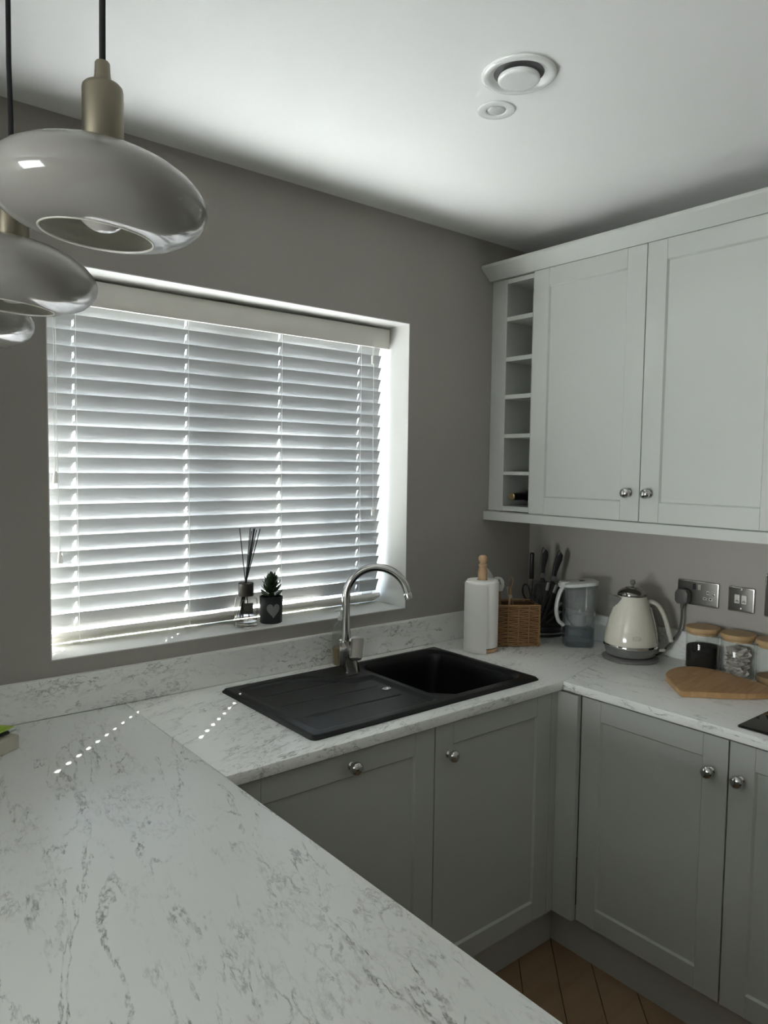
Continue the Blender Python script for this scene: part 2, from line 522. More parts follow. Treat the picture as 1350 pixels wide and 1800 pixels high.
def tube(bm, pts, rad, n=10, caps=True):
    """pts: list of Vectors; rad: number or list; parallel-transport frame."""
    pts = [Vector(p) for p in pts]
    if not hasattr(rad, '__len__'):
        rad = [rad] * len(pts)
    t0 = (pts[1] - pts[0]).normalized()
    ref = Vector((0, 0, 1)) if abs(t0.z) < 0.9 else Vector((1, 0, 0))
    u = t0.cross(ref).normalized()
    rings = []
    for i, p in enumerate(pts):
        if i == 0: t = pts[1] - pts[0]
        elif i == len(pts) - 1: t = pts[-1] - pts[-2]
        else: t = (pts[i + 1] - pts[i]).normalized() + (pts[i] - pts[i - 1]).normalized()
        t.normalize()
        u = (u - t * u.dot(t)).normalized()
        v = t.cross(u)
        r = rad[i]
        rx, ry = r if hasattr(r, '__len__') else (r, r)
        rings.append([bm.verts.new(p + u * (rx * math.cos(2 * PI * k / n)) + v * (ry * math.sin(2 * PI * k / n))) for k in range(n)])
    for a, b in zip(rings, rings[1:]):
        for i in range(n):
            j = (i + 1) % n
            bm.faces.new((a[i], a[j], b[j], b[i]))
    if caps:
        bm.faces.new(rings[0][::-1]); bm.faces.new(rings[-1])
    return bm


def spline(ctrl, n=10):
    """Catmull-Rom through the control points."""
    c = [Vector(p) for p in ctrl]
    c = [c[0] * 2 - c[1]] + c + [c[-1] * 2 - c[-2]]
    out = []
    for i in range(1, len(c) - 2):
        for k in range(n):
            t = k / n
            a, b, d, e = c[i - 1], c[i], c[i + 1], c[i + 2]
            out.append(0.5 * ((2 * b) + (d - a) * t + (2 * a - 5 * b + 4 * d - e) * t * t + (3 * b - a - 3 * d + e) * t ** 3))
    out.append(c[-2])
    return out


def rrect(x0, x1, y0, y1, r, n=6):
    pts = []
    for cx, cy_, a0 in ((x1 - r, y1 - r, 0), (x0 + r, y1 - r, PI / 2), (x0 + r, y0 + r, PI), (x1 - r, y0 + r, 1.5 * PI)):
        for k in range(n + 1):
            a = a0 + PI / 2 * k / n
            pts.append((cx + r * math.cos(a), cy_ + r * math.sin(a)))
    return pts


def ellipse(cx, cy_, rx, ry, n=32, rot=0.0):
    return [(cx + rx * math.cos(2 * PI * k / n) * math.cos(rot) - ry * math.sin(2 * PI * k / n) * math.sin(rot),
             cy_ + rx * math.cos(2 * PI * k / n) * math.sin(rot) + ry * math.sin(2 * PI * k / n) * math.cos(rot)) for k in range(n)]


def plate(loops, z0, z1, bevel=0.0, mtx=None):
    """A flat plate with holes: 2-D outlines filled and extruded between z0 and z1 (as a bmesh)."""
    cu = D.curves.new('outline', 'CURVE')
    cu.dimensions = '2D'
    cu.fill_mode = 'BOTH'
    cu.extrude = (z1 - z0) / 2 - bevel
    cu.bevel_depth = bevel
    cu.bevel_resolution = 1
    cu.offset = -bevel
    for lp in loops:
        sp = cu.splines.new('POLY')
        sp.points.add(len(lp) - 1)
        for p, q in zip(sp.points, lp):
            p.co = (q[0], q[1], 0, 1)
        sp.use_cyclic_u = True
    o = D.objects.new('outline', cu)
    COL.objects.link(o)
    dg = bpy.context.evaluated_depsgraph_get()
    me = D.meshes.new_from_object(o.evaluated_get(dg))
    D.objects.remove(o)
    D.curves.remove(cu)
    bm = BM()
    bm.from_mesh(me)
    D.meshes.remove(me)
    bmesh.ops.translate(bm, verts=bm.verts, vec=(0, 0, (z0 + z1) / 2))
    bmesh.ops.remove_doubles(bm, verts=bm.verts, dist=1e-6)
    if mtx is not None:
        bmesh.ops.transform(bm, matrix=mtx, verts=bm.verts)
    return bm


def loft(bm, rings, cap0=True, cap1=True):
    vr = [[bm.verts.new(p) for p in r] for r in rings]
    n = len(vr[0])
    for a, b in zip(vr, vr[1:]):
        for i in range(n):
            j = (i + 1) % n
            bm.faces.new((a[i], a[j], b[j], b[i]))
    if cap0: bm.faces.new(vr[0][::-1])
    if cap1: bm.faces.new(vr[-1])
    return bm


def sphere(bm, c, r, nu=20, nv=12, sc=(1, 1, 1)):
    prof = [(r * math.sin(PI * k / nv), -r * math.cos(PI * k / nv)) for k in range(nv + 1)]
    prof[0] = (0, -r); prof[-1] = (0, r)
    b2 = BM()
    lathe(b2, prof, nu)
    add(bm, b2, Matrix.Translation(c) @ Matrix.Diagonal((*sc, 1)))
    return bm


def add(bm, other, mtx=None):
    if mtx is not None:
        bmesh.ops.transform(other, matrix=mtx, verts=other.verts)
    me = D.meshes.new('tmp')
    other.to_mesh(me)
    other.free()
    bm.from_mesh(me)
    D.meshes.remove(me)
    return bm


def RZ(a): return Matrix.Rotation(a, 4, 'Z')
def RX(a): return Matrix.Rotation(a, 4, 'X')
def RY(a): return Matrix.Rotation(a, 4, 'Y')
def TR(x, y, z): return Matrix.Translation((x, y, z))


def obj(name, bm, mat, parent=None, smooth=True, angle=35, shift=None):
    if shift is not None:
        bmesh.ops.translate(bm, verts=bm.verts, vec=-Vector(shift))
    bmesh.ops.recalc_face_normals(bm, faces=bm.faces)
    me = D.meshes.new(name)
    bm.to_mesh(me)
    bm.free()
    if smooth:
        me.polygons.foreach_set('use_smooth', [True] * len(me.polygons))
        me.set_sharp_from_angle(angle=math.radians(angle))
    if mat is not None:
        me.materials.append(M[mat] if isinstance(mat, str) else mat)
    o = D.objects.new(name, me)
    COL.objects.link(o)
    if parent is not None:
        o.parent = parent
    return o


def tag(o, label, cat, group=None):
    o['label'] = label
    o['category'] = cat
    if group: o['group'] = group
    return o


def thing(name, label, cat, loc=(0, 0, 0), rotz=0.0, group=None):
    o = D.objects.new(name, None)
    o.empty_display_size = 0.05
    COL.objects.link(o)
    o.location = loc
    o.rotation_euler = (0, 0, rotz)
    return tag(o, label, cat, group)


def struct(name, bm, mat, parent=None, smooth=False):
    o = obj(name, bm, mat, parent, smooth)
    if parent is None:
        o['kind'] = 'structure'
    return o


def dup(root, loc, label=None, rotz=None):
    r = root.copy(); COL.objects.link(r)
    r.location = loc
    if rotz is not None: r.rotation_euler = (0, 0, rotz)
    if label: r['label'] = label
    for ch in list(root.children):
        c = ch.copy(); COL.objects.link(c); c.parent = r
        for g in list(ch.children):
            d = g.copy(); COL.objects.link(d); d.parent = c
    return r


# ------------------------------------------------------------------ the room shell
XL, YB = -6.6, -5.5
# window wall with its deep reveal: four blocks round the opening
b = BM()
WT = 0.42
box(b, XL, WX0, 0, WT, 0, H); box(b, WX1, 0.25, 0, WT, 0, H)
box(b, WX0, WX1, 0, 0.272, 0, WZ0); box(b, WX0, WX1, 0, WT, WZ1, H)
bmesh.ops.remove_doubles(b, verts=b.verts, dist=1e-5)
wall = struct('wall_back', b, 'wall')
# painted plaster lining of the reveal (thin white skim returned into the opening)
b = BM()
k = 0.003
box(b, WX0, WX0 + k, -0.0008, 0.20, WZ0, WZ1)
box(b, WX1 - k, WX1, -0.0008, 0.20, WZ0, WZ1)
box(b, WX0, WX1, -0.0008, 0.20, WZ1 - k, WZ1)
box(b, WX0, WX1, -0.0008, 0.20, WZ0, WZ0 + k)
struct('trim_1', b, 'reveal')
b = BM(); box(b, 0, 0.25, YB, 0, 0, H); struct('wall_right', b, 'wall')
b = BM(); box(b, XL - 0.2, XL, YB, WT, 0, H); struct('wall_left', b, 'wall')
b = BM(); box(b, XL - 0.2, 0.25, YB - 0.2, YB, 0, H); struct('wall_front', b, 'wall')
b = BM(); box(b, XL - 0.2, 0.25, YB - 0.2, WT, H, H + 0.2); struct('ceiling', b, 'ceiling')
b = BM(); box(b, XL - 0.2, 0.25, YB - 0.2, WT, -0.12, -0.012); floor = struct('floor', b, 'floor_base')

# chevron oak planks, each a child of the floor
PW, PL = 0.115, 0.62
bp_ = BM()
hw = PW / math.sqrt(2)       # half diagonal step along y for a 45 degree plank of this width
c0, c1 = 0.0, PL * math.cos(PI / 4)
stepy = PW * math.sqrt(2) - 0.0016
# parallelogram with vertical ends (chevron): along +45 degrees
pts = [(0, 0), (c1, c1), (c1, c1 + stepy), (0, stepy)]
gap = 0.0007
pm = plate([[(x + (gap if x == 0 else -gap), y + (gap if i < 2 else -gap)) for i, (x, y) in enumerate(pts)]], -0.012, 0.0, 0.0007)
me_a = D.meshes.new('plank'); bmesh.ops.recalc_face_normals(pm, faces=pm.faces); pm.to_mesh(me_a)
bmesh.ops.transform(pm, matrix=Matrix.Diagonal((-1, 1, 1, 1)), verts=pm.verts)
bmesh.ops.translate(pm, verts=pm.verts, vec=(c1, 0, 0))
bmesh.ops.recalc_face_normals(pm, faces=pm.faces)
me_b = D.meshes.new('plank'); pm.to_mesh(me_b); pm.free()
for me in (me_a, me_b): me.materials.append(M['floor'])
ncol = 4
x_r = -0.47
for ci in range(ncol):
    xs = x_r - (ci + 1) * c1
    y = -2.6
    while y < -0.05:
        me = me_a if ci % 2 == 0 else me_b
        o = D.objects.new('plank', me)
        COL.objects.link(o)
        o.parent = floor
        o.location = (xs, y + 0.021, 0.0)
        y += stepy + 0.0016

# window frame, glass and outside sill
b = BM()
fy0, fy1 = 0.20, 0.265
box(b, WX0, WX0 + 0.055, fy0, fy1, WZ0, WZ1, 0.004); box(b, WX1 - 0.055, WX1, fy0, fy1, WZ0, WZ1, 0.004)
box(b, WX0, WX1, fy0, fy1, WZ1 - 0.055, WZ1, 0.004); box(b, WX0, WX1, fy0, fy1, WZ0, WZ0 + 0.034, 0.004)
box(b, -1.345, -1.27, fy0, fy1, WZ0, WZ1, 0.004)
win = struct('window_1', b, 'upvc', smooth=True)
for xa, xb in ((WX0 + 0.05, -1.34), (-1.275, WX1 - 0.05)):
    b = BM(); box(b, xa, xb, 0.232, 0.236, WZ0 + 0.03, WZ1 - 0.05)
    obj('pane', b, 'pane', win, False)
b = BM(); box(b, -14, 12, WT + 0.001, 16, -0.5, -0.15); struct('ground', b, 'patio')

# ------------------------------------------------------------------ venetian blind
bl = thing('venetian_blind', 'white wooden venetian blind with closed tilted slats hanging in the window recess', 'blind', (0, 0, 0))
SY = 0.137                     # middle of the slats
SX0, SX1 = -1.889, -0.721
PITCH = 0.04385
ZTOP = 1.985                   # room-side edge of the first slat that shows
TILT = math.radians(69)
SWD, STH = 0.0490, 0.0026
LAD = [-1.8165, -1.484, -1.1525, -0.8195]


def slat_bm():
    xs = [SX0]
    for l in LAD: xs += [l - 0.0029, l + 0.0029]
    xs.append(SX1)
    ys = [-SWD / 2, -0.0080, 0.0080, SWD / 2]
    bm = BM()
    hole = lambda i, j: j == 1 and i % 2 == 1
    vt = {}
    def v(i, j, z):
        key = (i, j, z)
        if key not in vt:
            crown = 0.0012 * (1 - (ys[j] / (SWD / 2)) ** 2)
            vt[key] = bm.verts.new((xs[i], ys[j], (STH / 2 if z else -STH / 2) + crown))
        return vt[key]
    ni, nj = len(xs) - 1, 3
    solid = lambda i, j: 0 <= i < ni and 0 <= j < nj and not hole(i, j)
    for i in range(ni):
        for j in range(nj):
            if not solid(i, j): continue
            bm.faces.new((v(i, j, 1), v(i + 1, j, 1), v(i + 1, j + 1, 1), v(i, j + 1, 1)))
            bm.faces.new((v(i, j, 0), v(i, j + 1, 0), v(i + 1, j + 1, 0), v(i + 1, j, 0)))
            for di, dj, a, c in ((-1, 0, (i, j), (i, j + 1)), (1, 0, (i + 1, j + 1), (i + 1, j)), (0, -1, (i + 1, j), (i, j)), (0, 1, (i, j + 1), (i + 1, j + 1))):
                if not solid(i + di, j + dj):
                    bm.faces.new((v(*a, 0), v(*c, 0), v(*c, 1), v(*a, 1)))
    return bm


first = None
half_h = SWD / 2 * math.sin(TILT)
NS = 21
for kx in range(NS):
    z = ZTOP + PITCH - kx * PITCH - half_h
    if first is None:
        o = obj('slat', slat_bm(), 'slat', bl, False)
        first = o
    else:
        o = first.copy(); COL.objects.link(o)
    o.location = (0, SY, z)
    o.rotation_euler = (-TILT + random.uniform(-0.012, 0.012), 0, 0)      # room-side edge up
ZLAST = ZTOP + PITCH - (NS - 1) * PITCH
# bottom rail resting on the sill
b = BM()
rp = plate([rrect(-0.025, 0.025, -0.0085, 0.0085, 0.006, 3)], SX0 - 0.002, SX1 + 0.012, 0.001,
           RY(PI / 2))
# profile lies in the (z,y) plane now; tip it so that its room edge is up
bmesh.ops.transform(rp, matrix=TR(0, 0.1525, 1.0790) @ RX(math.radians(58)), verts=rp.verts)
add(b, rp)
obj('bottom_rail', b, 'blind_white', bl)
for l in LAD:
    b = BM(); box(b, l - 0.011, l + 0.011, 0.129, 0.141, 1.0625, 1.0655, 0.001)
    obj('rail_clip', b, 'blind_white', bl)
# headrail, valance
b = BM(); box(b, SX0 + 0.003, SX1 - 0.003, 0.113, 0.165, 2.036, 2.083, 0.002); obj('headrail', b, 'blind_white', bl)
b = BM()
box(b, WX0 + 0.012, WX1 - 0.010, 0.100, 0.109, 2.008, 2.079, 0.003, 2)
box(b, WX1 - 0.019, WX1 - 0.010, 0.105, 0.150, 2.008, 2.079, 0.002)
box(b, WX0 + 0.012, WX0 + 0.021, 0.105, 0.150, 2.008, 2.079, 0.002)
obj('valance', b, 'blind_white', bl)
# ladder cords: a front string, a back string and the lift strand that shows on every slat
yf = SY - SWD / 2 * math.cos(TILT) - 0.0035
for l in LAD:
    b = BM()
    tube(b, [(l + 0.004, yf, 2.03), (l + 0.004, yf, 1.6), (l + 0.0045, yf, 1.10), (l + 0.0045, yf - 0.002, 1.066)], 0.00085, 5)
    tube(b, [(l + 0.004, SY + 0.013, 2.03), (l + 0.004, SY + 0.013, 1.10)], 0.0008, 4)
    lc = obj('ladder_cord', b, 'cord', bl)
    b = BM()
    for kx in range(NS):
        zt = ZTOP + PITCH - kx * PITCH
        zc = zt - half_h
        p = [(l + 0.0015, SY - 0.0050, zc + 0.011), (l - 0.0005, SY - 0.0055, zc + 0.004), (l - 0.0035, SY - 0.0035, zc - 0.006),
             (l - 0.0055, SY + 0.0015, zc - 0.017)]
        tube(b, spline(p, 3), [0.0006] + [0.0013] * 7 + [0.0010, 0.0005], 5)
    obj('lift_strand', b, 'cord', lc)


def pull_cord(x, zt, zts, kind):
    b = BM()
    for i, zb in enumerate(zts):
        xx = x + 0.006 * i
        tube(b, [(xx, 0.095, 2.03), (xx, 0.094, (zb + 2.0) / 2), (xx + (0.003 if i else 0), 0.0935, zb + 0.01)], 0.0009, 5)
    pc = obj('pull_cord', b, 'cord', bl)
    for i, zb in enumerate(zts):
        b = BM()
        xx = x + 0.006 * i + (0.003 if i else 0)
        if kind == 'cone' or i == 1:
            lathe(b, [(0, zb - 0.022), (0.0068, zb - 0.022), (0.0075, zb - 0.019), (0.0045, zb + 0.008), (0.003, zb + 0.011), (0, zb + 0.011)], 16, xx, 0.0935)
        else:
            box(b, xx - 0.0042, xx + 0.0042, 0.0895, 0.0975, zb - 0.02, zb + 0.011, 0.0015)
        obj('tassel', b, 'tassel', pc)


pull_cord(-1.879, 2.0, (1.541, 1.322), 'cone')
pull_cord(-0.788, 2.0, (1.965, 1.417), 'block')

# ------------------------------------------------------------------ worktops and upstands
SKX0, SKX1, SKY0, SKY1 = -1.4765, -0.6165, -0.5675, -0.0745
b = BM()
box(b, -2.62, XP - 0.0006, -3.0, -0.0165, W - T, W, 0.0022, 2)
pw = tag(obj('peninsula_worktop', b, 'marble_y'), 'long white marble-veined worktop of the peninsula running toward the viewer', 'worktop')
# sink run: outline with the sink cut-out
outer = [(XP + 0.0008, -D1), (-D2, -D1), (-0.0165, -D1 + 0.0), (-0.0165, -0.0165), (XP + 0.0008, -0.0165)]
outer = [(XP + 0.0008, -D1), (-0.571, -D1), (-0.0165, -0.487), (-0.0165, -0.0165), (XP + 0.0008, -0.0165)]
cut = rrect(SKX0 + 0.015, SKX1 - 0.015, SKY0 + 0.015, SKY1 - 0.015, 0.02, 3)
sw = plate([outer, cut], W - T, W, 0.0016)
tag(obj('sink_worktop', sw, 'marble_x'), 'white marble-veined worktop under the window with the black sink let in', 'worktop')
outer = [(-D2, -2.4), (-0.0165, -2.4), (-0.0165, -0.4885), (-0.571, -D1 - 0.0012)]
HX0, HX1, HY0, HY1 = -0.540, -0.055, -1.735, -1.148
hw_ = plate([outer], W - T, W, 0.0016)
tag(obj('hob_worktop', hw_, 'marble_h'), 'white marble-veined worktop along the right wall carrying kettle and jars', 'worktop')
U = 0.101
b = BM(); box(b, -2.655, -0.0005, -0.016, -0.0006, W - 0.001, W + U, 0.0015)
tag(obj('upstand', b, 'marble_x'), 'low marble-veined upstand along the window wall below the sill', 'upstand')
b = BM(); box(b, -0.016, -0.0006, -2.4, -0.0170, W - 0.001, W + U, 0.0015)
tag(obj('upstand', b, 'marble_h'), 'low marble-veined upstand along the right wall behind the kettle and jars', 'upstand')
b = BM()
box(b, -2.655, -0.014, -0.0145, -0.0005, W + U - 0.0005, W + U + 0.0022, 0.0008)
struct('trim_2', b, 'sealant')

# ------------------------------------------------------------------ shaker doors
def knob_bm():
    bm = BM()
    prof = [(0, 0), (0.0105, 0), (0.0105, 0.002), (0.0075, 0.004), (0.0058, 0.009), (0.0065, 0.013), (0.0125, 0.0165), (0.0163, 0.0205),
            (0.0172, 0.0245), (0.0158, 0.0295), (0.0115, 0.0335), (0.006, 0.0355), (0, 0.036)]
    return lathe(bm, prof, 28)


def shaker_door(cab, origin, axis, length, z0, z1, stile, rail, knob=None, th=0.020, rec=0.007):
    """Door in the plane of `axis` ('x': runs along -y facing -x, 'y': runs along x facing -y); origin: its first corner on the front plane."""
    if axis == 'x':
        B = Matrix(((0, 0, 1, 0), (-1, 0, 0, 0), (0, 1, 0, 0), (0, 0, 0, 1)))     # local (u,v,w) -> (w, -u, v)
    else:
        B = Matrix(((1, 0, 0, 0), (0, 0, 1, 0), (0, 1, 0, 0), (0, 0, 0, 1)))      # local (u,v,w) -> (u, w, v)
    B = TR(*origin) @ B
    C = Vector(cab.location)
    h = z1 - z0

    def piece(name, u0, u1, v0, v1, w0, w1, parent, bev):
        bm = BM()
        box(bm, u0, u1, v0, v1, w0, w1, bev)
        bmesh.ops.transform(bm, matrix=B, verts=bm.verts)
        return obj(name, bm, 'cabinet', parent, True, 35, C)

    # w grows into the cabinet; the front of stiles and rails is w = 0
    door = piece('door', stile - 0.006, length - stile + 0.006, rail - 0.006, h - rail + 0.006, rec, th, cab, 0)
    piece('stile', 0, stile, 0, h, 0, th, door, 0.0011)
    piece('stile', length - stile, length, 0, h, 0, th, door, 0.0011)
    piece('rail', stile + 0.0003, length - stile - 0.0003, 0, rail, 0, th, door, 0.0011)
    piece('rail', stile + 0.0003, length - stile - 0.0003, h - rail, h, 0, th, door, 0.0011)
    # chamfer strip round the panel
    bm = BM()
    for (ua, va, ub, vb) in ((stile, rail, length - stile, rail), (stile, h - rail, length - stile, h - rail), (stile, rail, stile, h - rail), (length - stile, rail, length - stile, h - rail)):
        cu = 0.0 if ua != ub else (0.0045 if ua == stile else -0.0045)
        cv = 0.0 if va != vb else (0.0045 if va == rail else -0.0045)
        vs = [bm.verts.new((ua, va, 0.0012)), bm.verts.new((ub, vb, 0.0012)), bm.verts.new((ub + cu, vb + cv, rec + 0.0004)), bm.verts.new((ua + cu, va + cv, rec + 0.0004))]
        bm.faces.new(vs)
    bmesh.ops.transform(bm, matrix=B, verts=bm.verts)
    obj('panel_moulding', bm, 'cabinet', door, False, 35, C)
    if knob:
        u, z = knob
        bm = knob_bm()
        bmesh.ops.transform(bm, matrix=B @ TR(u, z - z0, 0.0) @ RX(PI) , verts=bm.verts)
        kn = obj('knob', bm, 'chrome', door, True, 50, C)
        kn['label'] = 'round chrome knob'
    return door


ZB, ZD = 0.1524, 0.8725
GRP = 'base units below the worktops'
# --- window run
loc = (-1.4045, -0.33, 0.0)
dish = thing('dishwasher', 'dishwasher behind a light grey shaker front with its knob high in the middle', 'dishwasher', loc)
b = BM(); box(b, -1.705, -1.106, -0.576, -0.03, ZB, 0.872); box(b, -1.70, -1.11, -0.52, -0.03, 0.0, ZB); obj('body', b, 'carcass_grey', dish, False, shift=loc)
shaker_door(dish, (-1.7065, -0.5989, ZB), 'y', 0.6045, ZB, ZD, 0.069, 0.062, (0.3215, 0.8385))
loc = (-0.85, -0.33, 0.0)
sc_ = thing('sink_cabinet', 'light grey shaker base cabinet under the sink bowl, next to the corner', 'cabinet', loc)
b = BM()
box(b, -1.098, -1.082, -0.576, -0.03, ZB, 0.872); box(b, -0.598, -0.582, -0.576, -0.03, ZB, 0.872)
box(b, -1.082, -0.598, -0.576, -0.03, ZB, ZB + 0.016); box(b, -1.082, -0.598, -0.045, -0.03, ZB + 0.016, 0.66)
obj('carcass', b, 'carcass_grey', sc_, False, shift=loc)
shaker_door(sc_, (-1.0985, -0.5989, ZB), 'y', 0.4985, ZB, ZD, 0.068, 0.062, (0.0485, 0.7865))
b = BM()
box(b, -0.5985, -0.551, -0.5989, -0.580, ZB, 0.876, 0.0008)
box(b, -0.5700, -0.551, -0.6750, -0.5992, ZB, 0.876, 0.0008)
tag(obj('corner_post', b, 'cabinet'), 'narrow light grey L-shaped corner filler between the two runs of base cabinets', 'filler')
# filler next to peninsula
b = BM(); box(b, XP - 0.06, -1.7085, -0.5989, -0.580, ZB, 0.876, 0.0008)
tag(obj('filler_strip', b, 'cabinet'), 'narrow grey filler strip between the dishwasher front and the peninsula', 'filler')
# --- right run
loc = (-0.29, -0.905, 0.0)
rc = thing('base_cabinet', 'light grey shaker base cabinet on the right run below the kettle, beside the corner post', 'cabinet', loc, group=GRP)
b = BM(); box(b, -0.528, -0.03, -1.134, -0.679, ZB, 0.872); obj('carcass', b, 'carcass_grey', rc, False, shift=loc)
shaker_door(rc, (-0.551, -0.6770, ZB), 'x', 0.4565, ZB, ZD, 0.068, 0.0635, (0.413, 0.777))
loc = (-0.29, -1.39, 0.0)
rc2 = thing('base_cabinet', 'light grey shaker base cabinet under the hob, cut by the right edge', 'cabinet', loc, group=GRP)
b = BM(); box(b, -0.528, -0.03, -1.745, -1.141, ZB, 0.872); obj('carcass', b, 'carcass_grey', rc2, False, shift=loc)
shaker_door(rc2, (-0.551, -1.1375, ZB), 'x', 0.6, ZB, ZD, 0.066, 0.062, (0.031, 0.778))
loc = (-0.29, -2.05, 0.0)
b = BM(); box(b, -0.551, -0.03, -2.4, -1.748, ZB, 0.872); box(b, -0.475, -0.05, -2.4, -1.748, 0, ZB)
tag(obj('end_cabinet', b, 'cabinet'), 'plain grey base cabinet past the hob, outside the right edge', 'cabinet')
# plinths
b = BM(); box(b, XP - 0.06, -0.4985, -0.545, -0.529, 0.0, ZB - 0.001)
tag(obj('plinth', b, 'plinth'), 'grey kickboard under the sink run cabinets', 'plinth')
b = BM(); box(b, -0.498, -0.482, -2.4, -0.529, 0.0, ZB - 0.001)
tag(obj('plinth', b, 'plinth'), 'grey kickboard under the right run cabinets above the oak floor', 'plinth')
# peninsula carcass (hidden below its worktop)
b = BM(); box(b, -2.56, XP - 0.062, -2.95, -0.03, ZB, W - T - 0.0005); box(b, -2.50, XP - 0.115, -2.95, -0.03, 0, ZB)
tag(obj('peninsula_cabinet', b, 'cabinet'), 'grey panelled cabinet block carrying the peninsula worktop', 'cabinet')

# added unseen cupboard at the left that keeps light off the window wall
loc = (-2.98, -0.31, 0.0)
tc_ = thing('blocker_cupboard', 'tall grey cupboard added out of view left of the peninsula to shade the window wall', 'cupboard', loc)
b = BM(); box(b, -3.30, -2.66, -0.60, -0.017, 0.0, 2.30, 0.001); obj('carcass', b, 'cabinet', tc_, True, shift=loc)
for ya_, xa_ in ((-3.298, 'a'), (-2.979, 'b')):
    shaker_door(tc_, (ya_, -0.6205, ZB), 'y', 0.317, ZB, 2.29, 0.066, 0.062, (0.285 if xa_ == 'a' else 0.032, 1.05))

# ------------------------------------------------------------------ wall units
ZW0, ZW1 = 1.406, 2.304
loc = (-0.14, -0.108, ZW0)
wr = thing('wine_rack', 'open grey wine rack of six cubbyholes beside the wall cabinet', 'wine rack', loc)
# carcass: sides and back
b = BM()
box(b, -DW + 0.003, -0.002, -0.0865, -0.0735, ZW0 + 0.003, ZW1 - 0.004, 0.0008)
box(b, -DW + 0.003, -0.002, -0.2160, -0.2132, ZW0 + 0.003, ZW1 - 0.004, 0.0006)
box(b, -0.012, -0.002, -0.2132, -0.0865, ZW0 + 0.003, ZW1 - 0.004)
obj('carcass', b, 'cabinet', wr, True, shift=loc)
for za, zb in ((1.409, 1.4285), (1.549, 1.563), (1.6925, 1.708), (1.842, 1.8585), (1.9865, 2.003), (2.1395, 2.1565), (2.2825, 2.300)):
    b = BM(); box(b, -DW + 0.0035, -0.012, -0.2131, -0.0866, za, zb, 0.0008); obj('shelf', b, 'cabinet', wr, True, shift=loc)
b = BM(); box(b, -DW + 0.014, -DW + 0.030, -0.0730, -0.0010, ZW0 + 0.001, ZW1, 0.0008)
tag(obj('filler_strip', b, 'cabinet'), 'grey upright filler between the window wall and the wine rack', 'filler')
loc = (-0.14, -0.677, ZW0)
wc = thing('wall_cabinet', 'grey two-door shaker wall cabinet with chrome knobs', 'cabinet', loc)
b = BM(); box(b, -DW + 0.0225, -0.002, -1.134, -0.2185, ZW0 + 0.002, ZW1 - 0.002); obj('carcass', b, 'carcass_grey', wc, False, shift=loc)
shaker_door(wc, (-DW, -0.2185, ZW0), 'x', 0.4605, ZW0, ZW1, 0.070, 0.064, (0.4225, 1.499))
shaker_door(wc, (-DW, -0.6815, ZW0), 'x', 0.4535, ZW0, ZW1, 0.068, 0.064, (0.0335, 1.499))
loc = (-0.14, -1.4, ZW0)
b = BM(); box(b, -DW, -0.002, -1.75, -1.1375, ZW0, ZW1)
tag(obj('hood_cabinet', b, 'cabinet'), 'plain grey wall cabinet over the hob, beyond the right edge', 'cabinet')
# cornice and light pelmet
prof = [(-0.277, 2.3045), (-0.283, 2.3045), (-0.286, 2.309), (-0.3285, 2.345), (-0.3305, 2.3485), (-0.3305, 2.357), (-0.327, 2.359), (-0.262, 2.359), (-0.262, 2.3045)]
b = BM()
loft(b, [[(x, y, z) for x, z in prof] for y in (-0.0008, -1.76)])
tag(obj('cabinet_cornice', b, 'cabinet'), 'flared grey cornice moulding along the top of the wall cabinet', 'cornice')
b = BM(); box(b, -0.2915, -0.272, -1.76, -0.0008, 1.3695, 1.4035, 0.0015)
tag(obj('light_pelmet', b, 'cabinet'), 'flat grey pelmet strip under the wall cabinet and wine rack', 'pelmet')
b = BM(); box(b, -0.2715, -0.002, -1.75, -0.0008, 1.3905, 1.4055)
tag(obj('bottom_board', b, 'carcass_grey'), 'grey board closing the underside of the wall cabinets', 'board')

# wine bottle lying in the lowest cubbyhole
loc = (-0.246, -0.141, 1.4292)
bo = thing('wine_bottle', 'dark wine bottle with a gold capsule lying in the lowest cubbyhole', 'bottle', loc)
BC = (0, 0, 0.0365)
b = BM()
lathe(b, [(0, 0.0), (0.012, 0.0), (0.0145, 0.002), (0.0145, 0.06), (0.017, 0.085), (0.028, 0.11), (0.036, 0.135), (0.036, 0.20), (0, 0.20)], 24)
bmesh.ops.transform(b, matrix=TR(0.004, 0, 0.0362) @ RY(PI / 2), verts=b.verts)
obj('glass', b, 'bottle_green', bo)
b = BM(); lathe(b, [(0, -0.002), (0.0125, -0.002), (0.0155, 0.0005), (0.0155, 0.006), (0, 0.006)], 24)
bmesh.ops.transform(b, matrix=TR(0.0, 0, 0.0362) @ RY(PI / 2), verts=b.verts)
cp = obj('capsule', b, 'foil', bo); cp['label'] = 'gold foil capsule end'
bo.location = (-0.2665, -0.1245, 1.4292)

# ------------------------------------------------------------------ sink (height field shell)
def sm(a, b_, x):
    t = max(0.0, min(1.0, (x - a) / (b_ - a)))
    return t * t * (3 - 2 * t)


def rr_sdf(x, y, x0, x1, y0, y1, r):
    dx = abs(x - (x0 + x1) / 2) - (x1 - x0) / 2 + r
    dy = abs(y - (y0 + y1) / 2) - (y1 - y0) / 2 + r
    return math.hypot(max(dx, 0), max(dy, 0)) + min(max(dx, dy), 0) - r


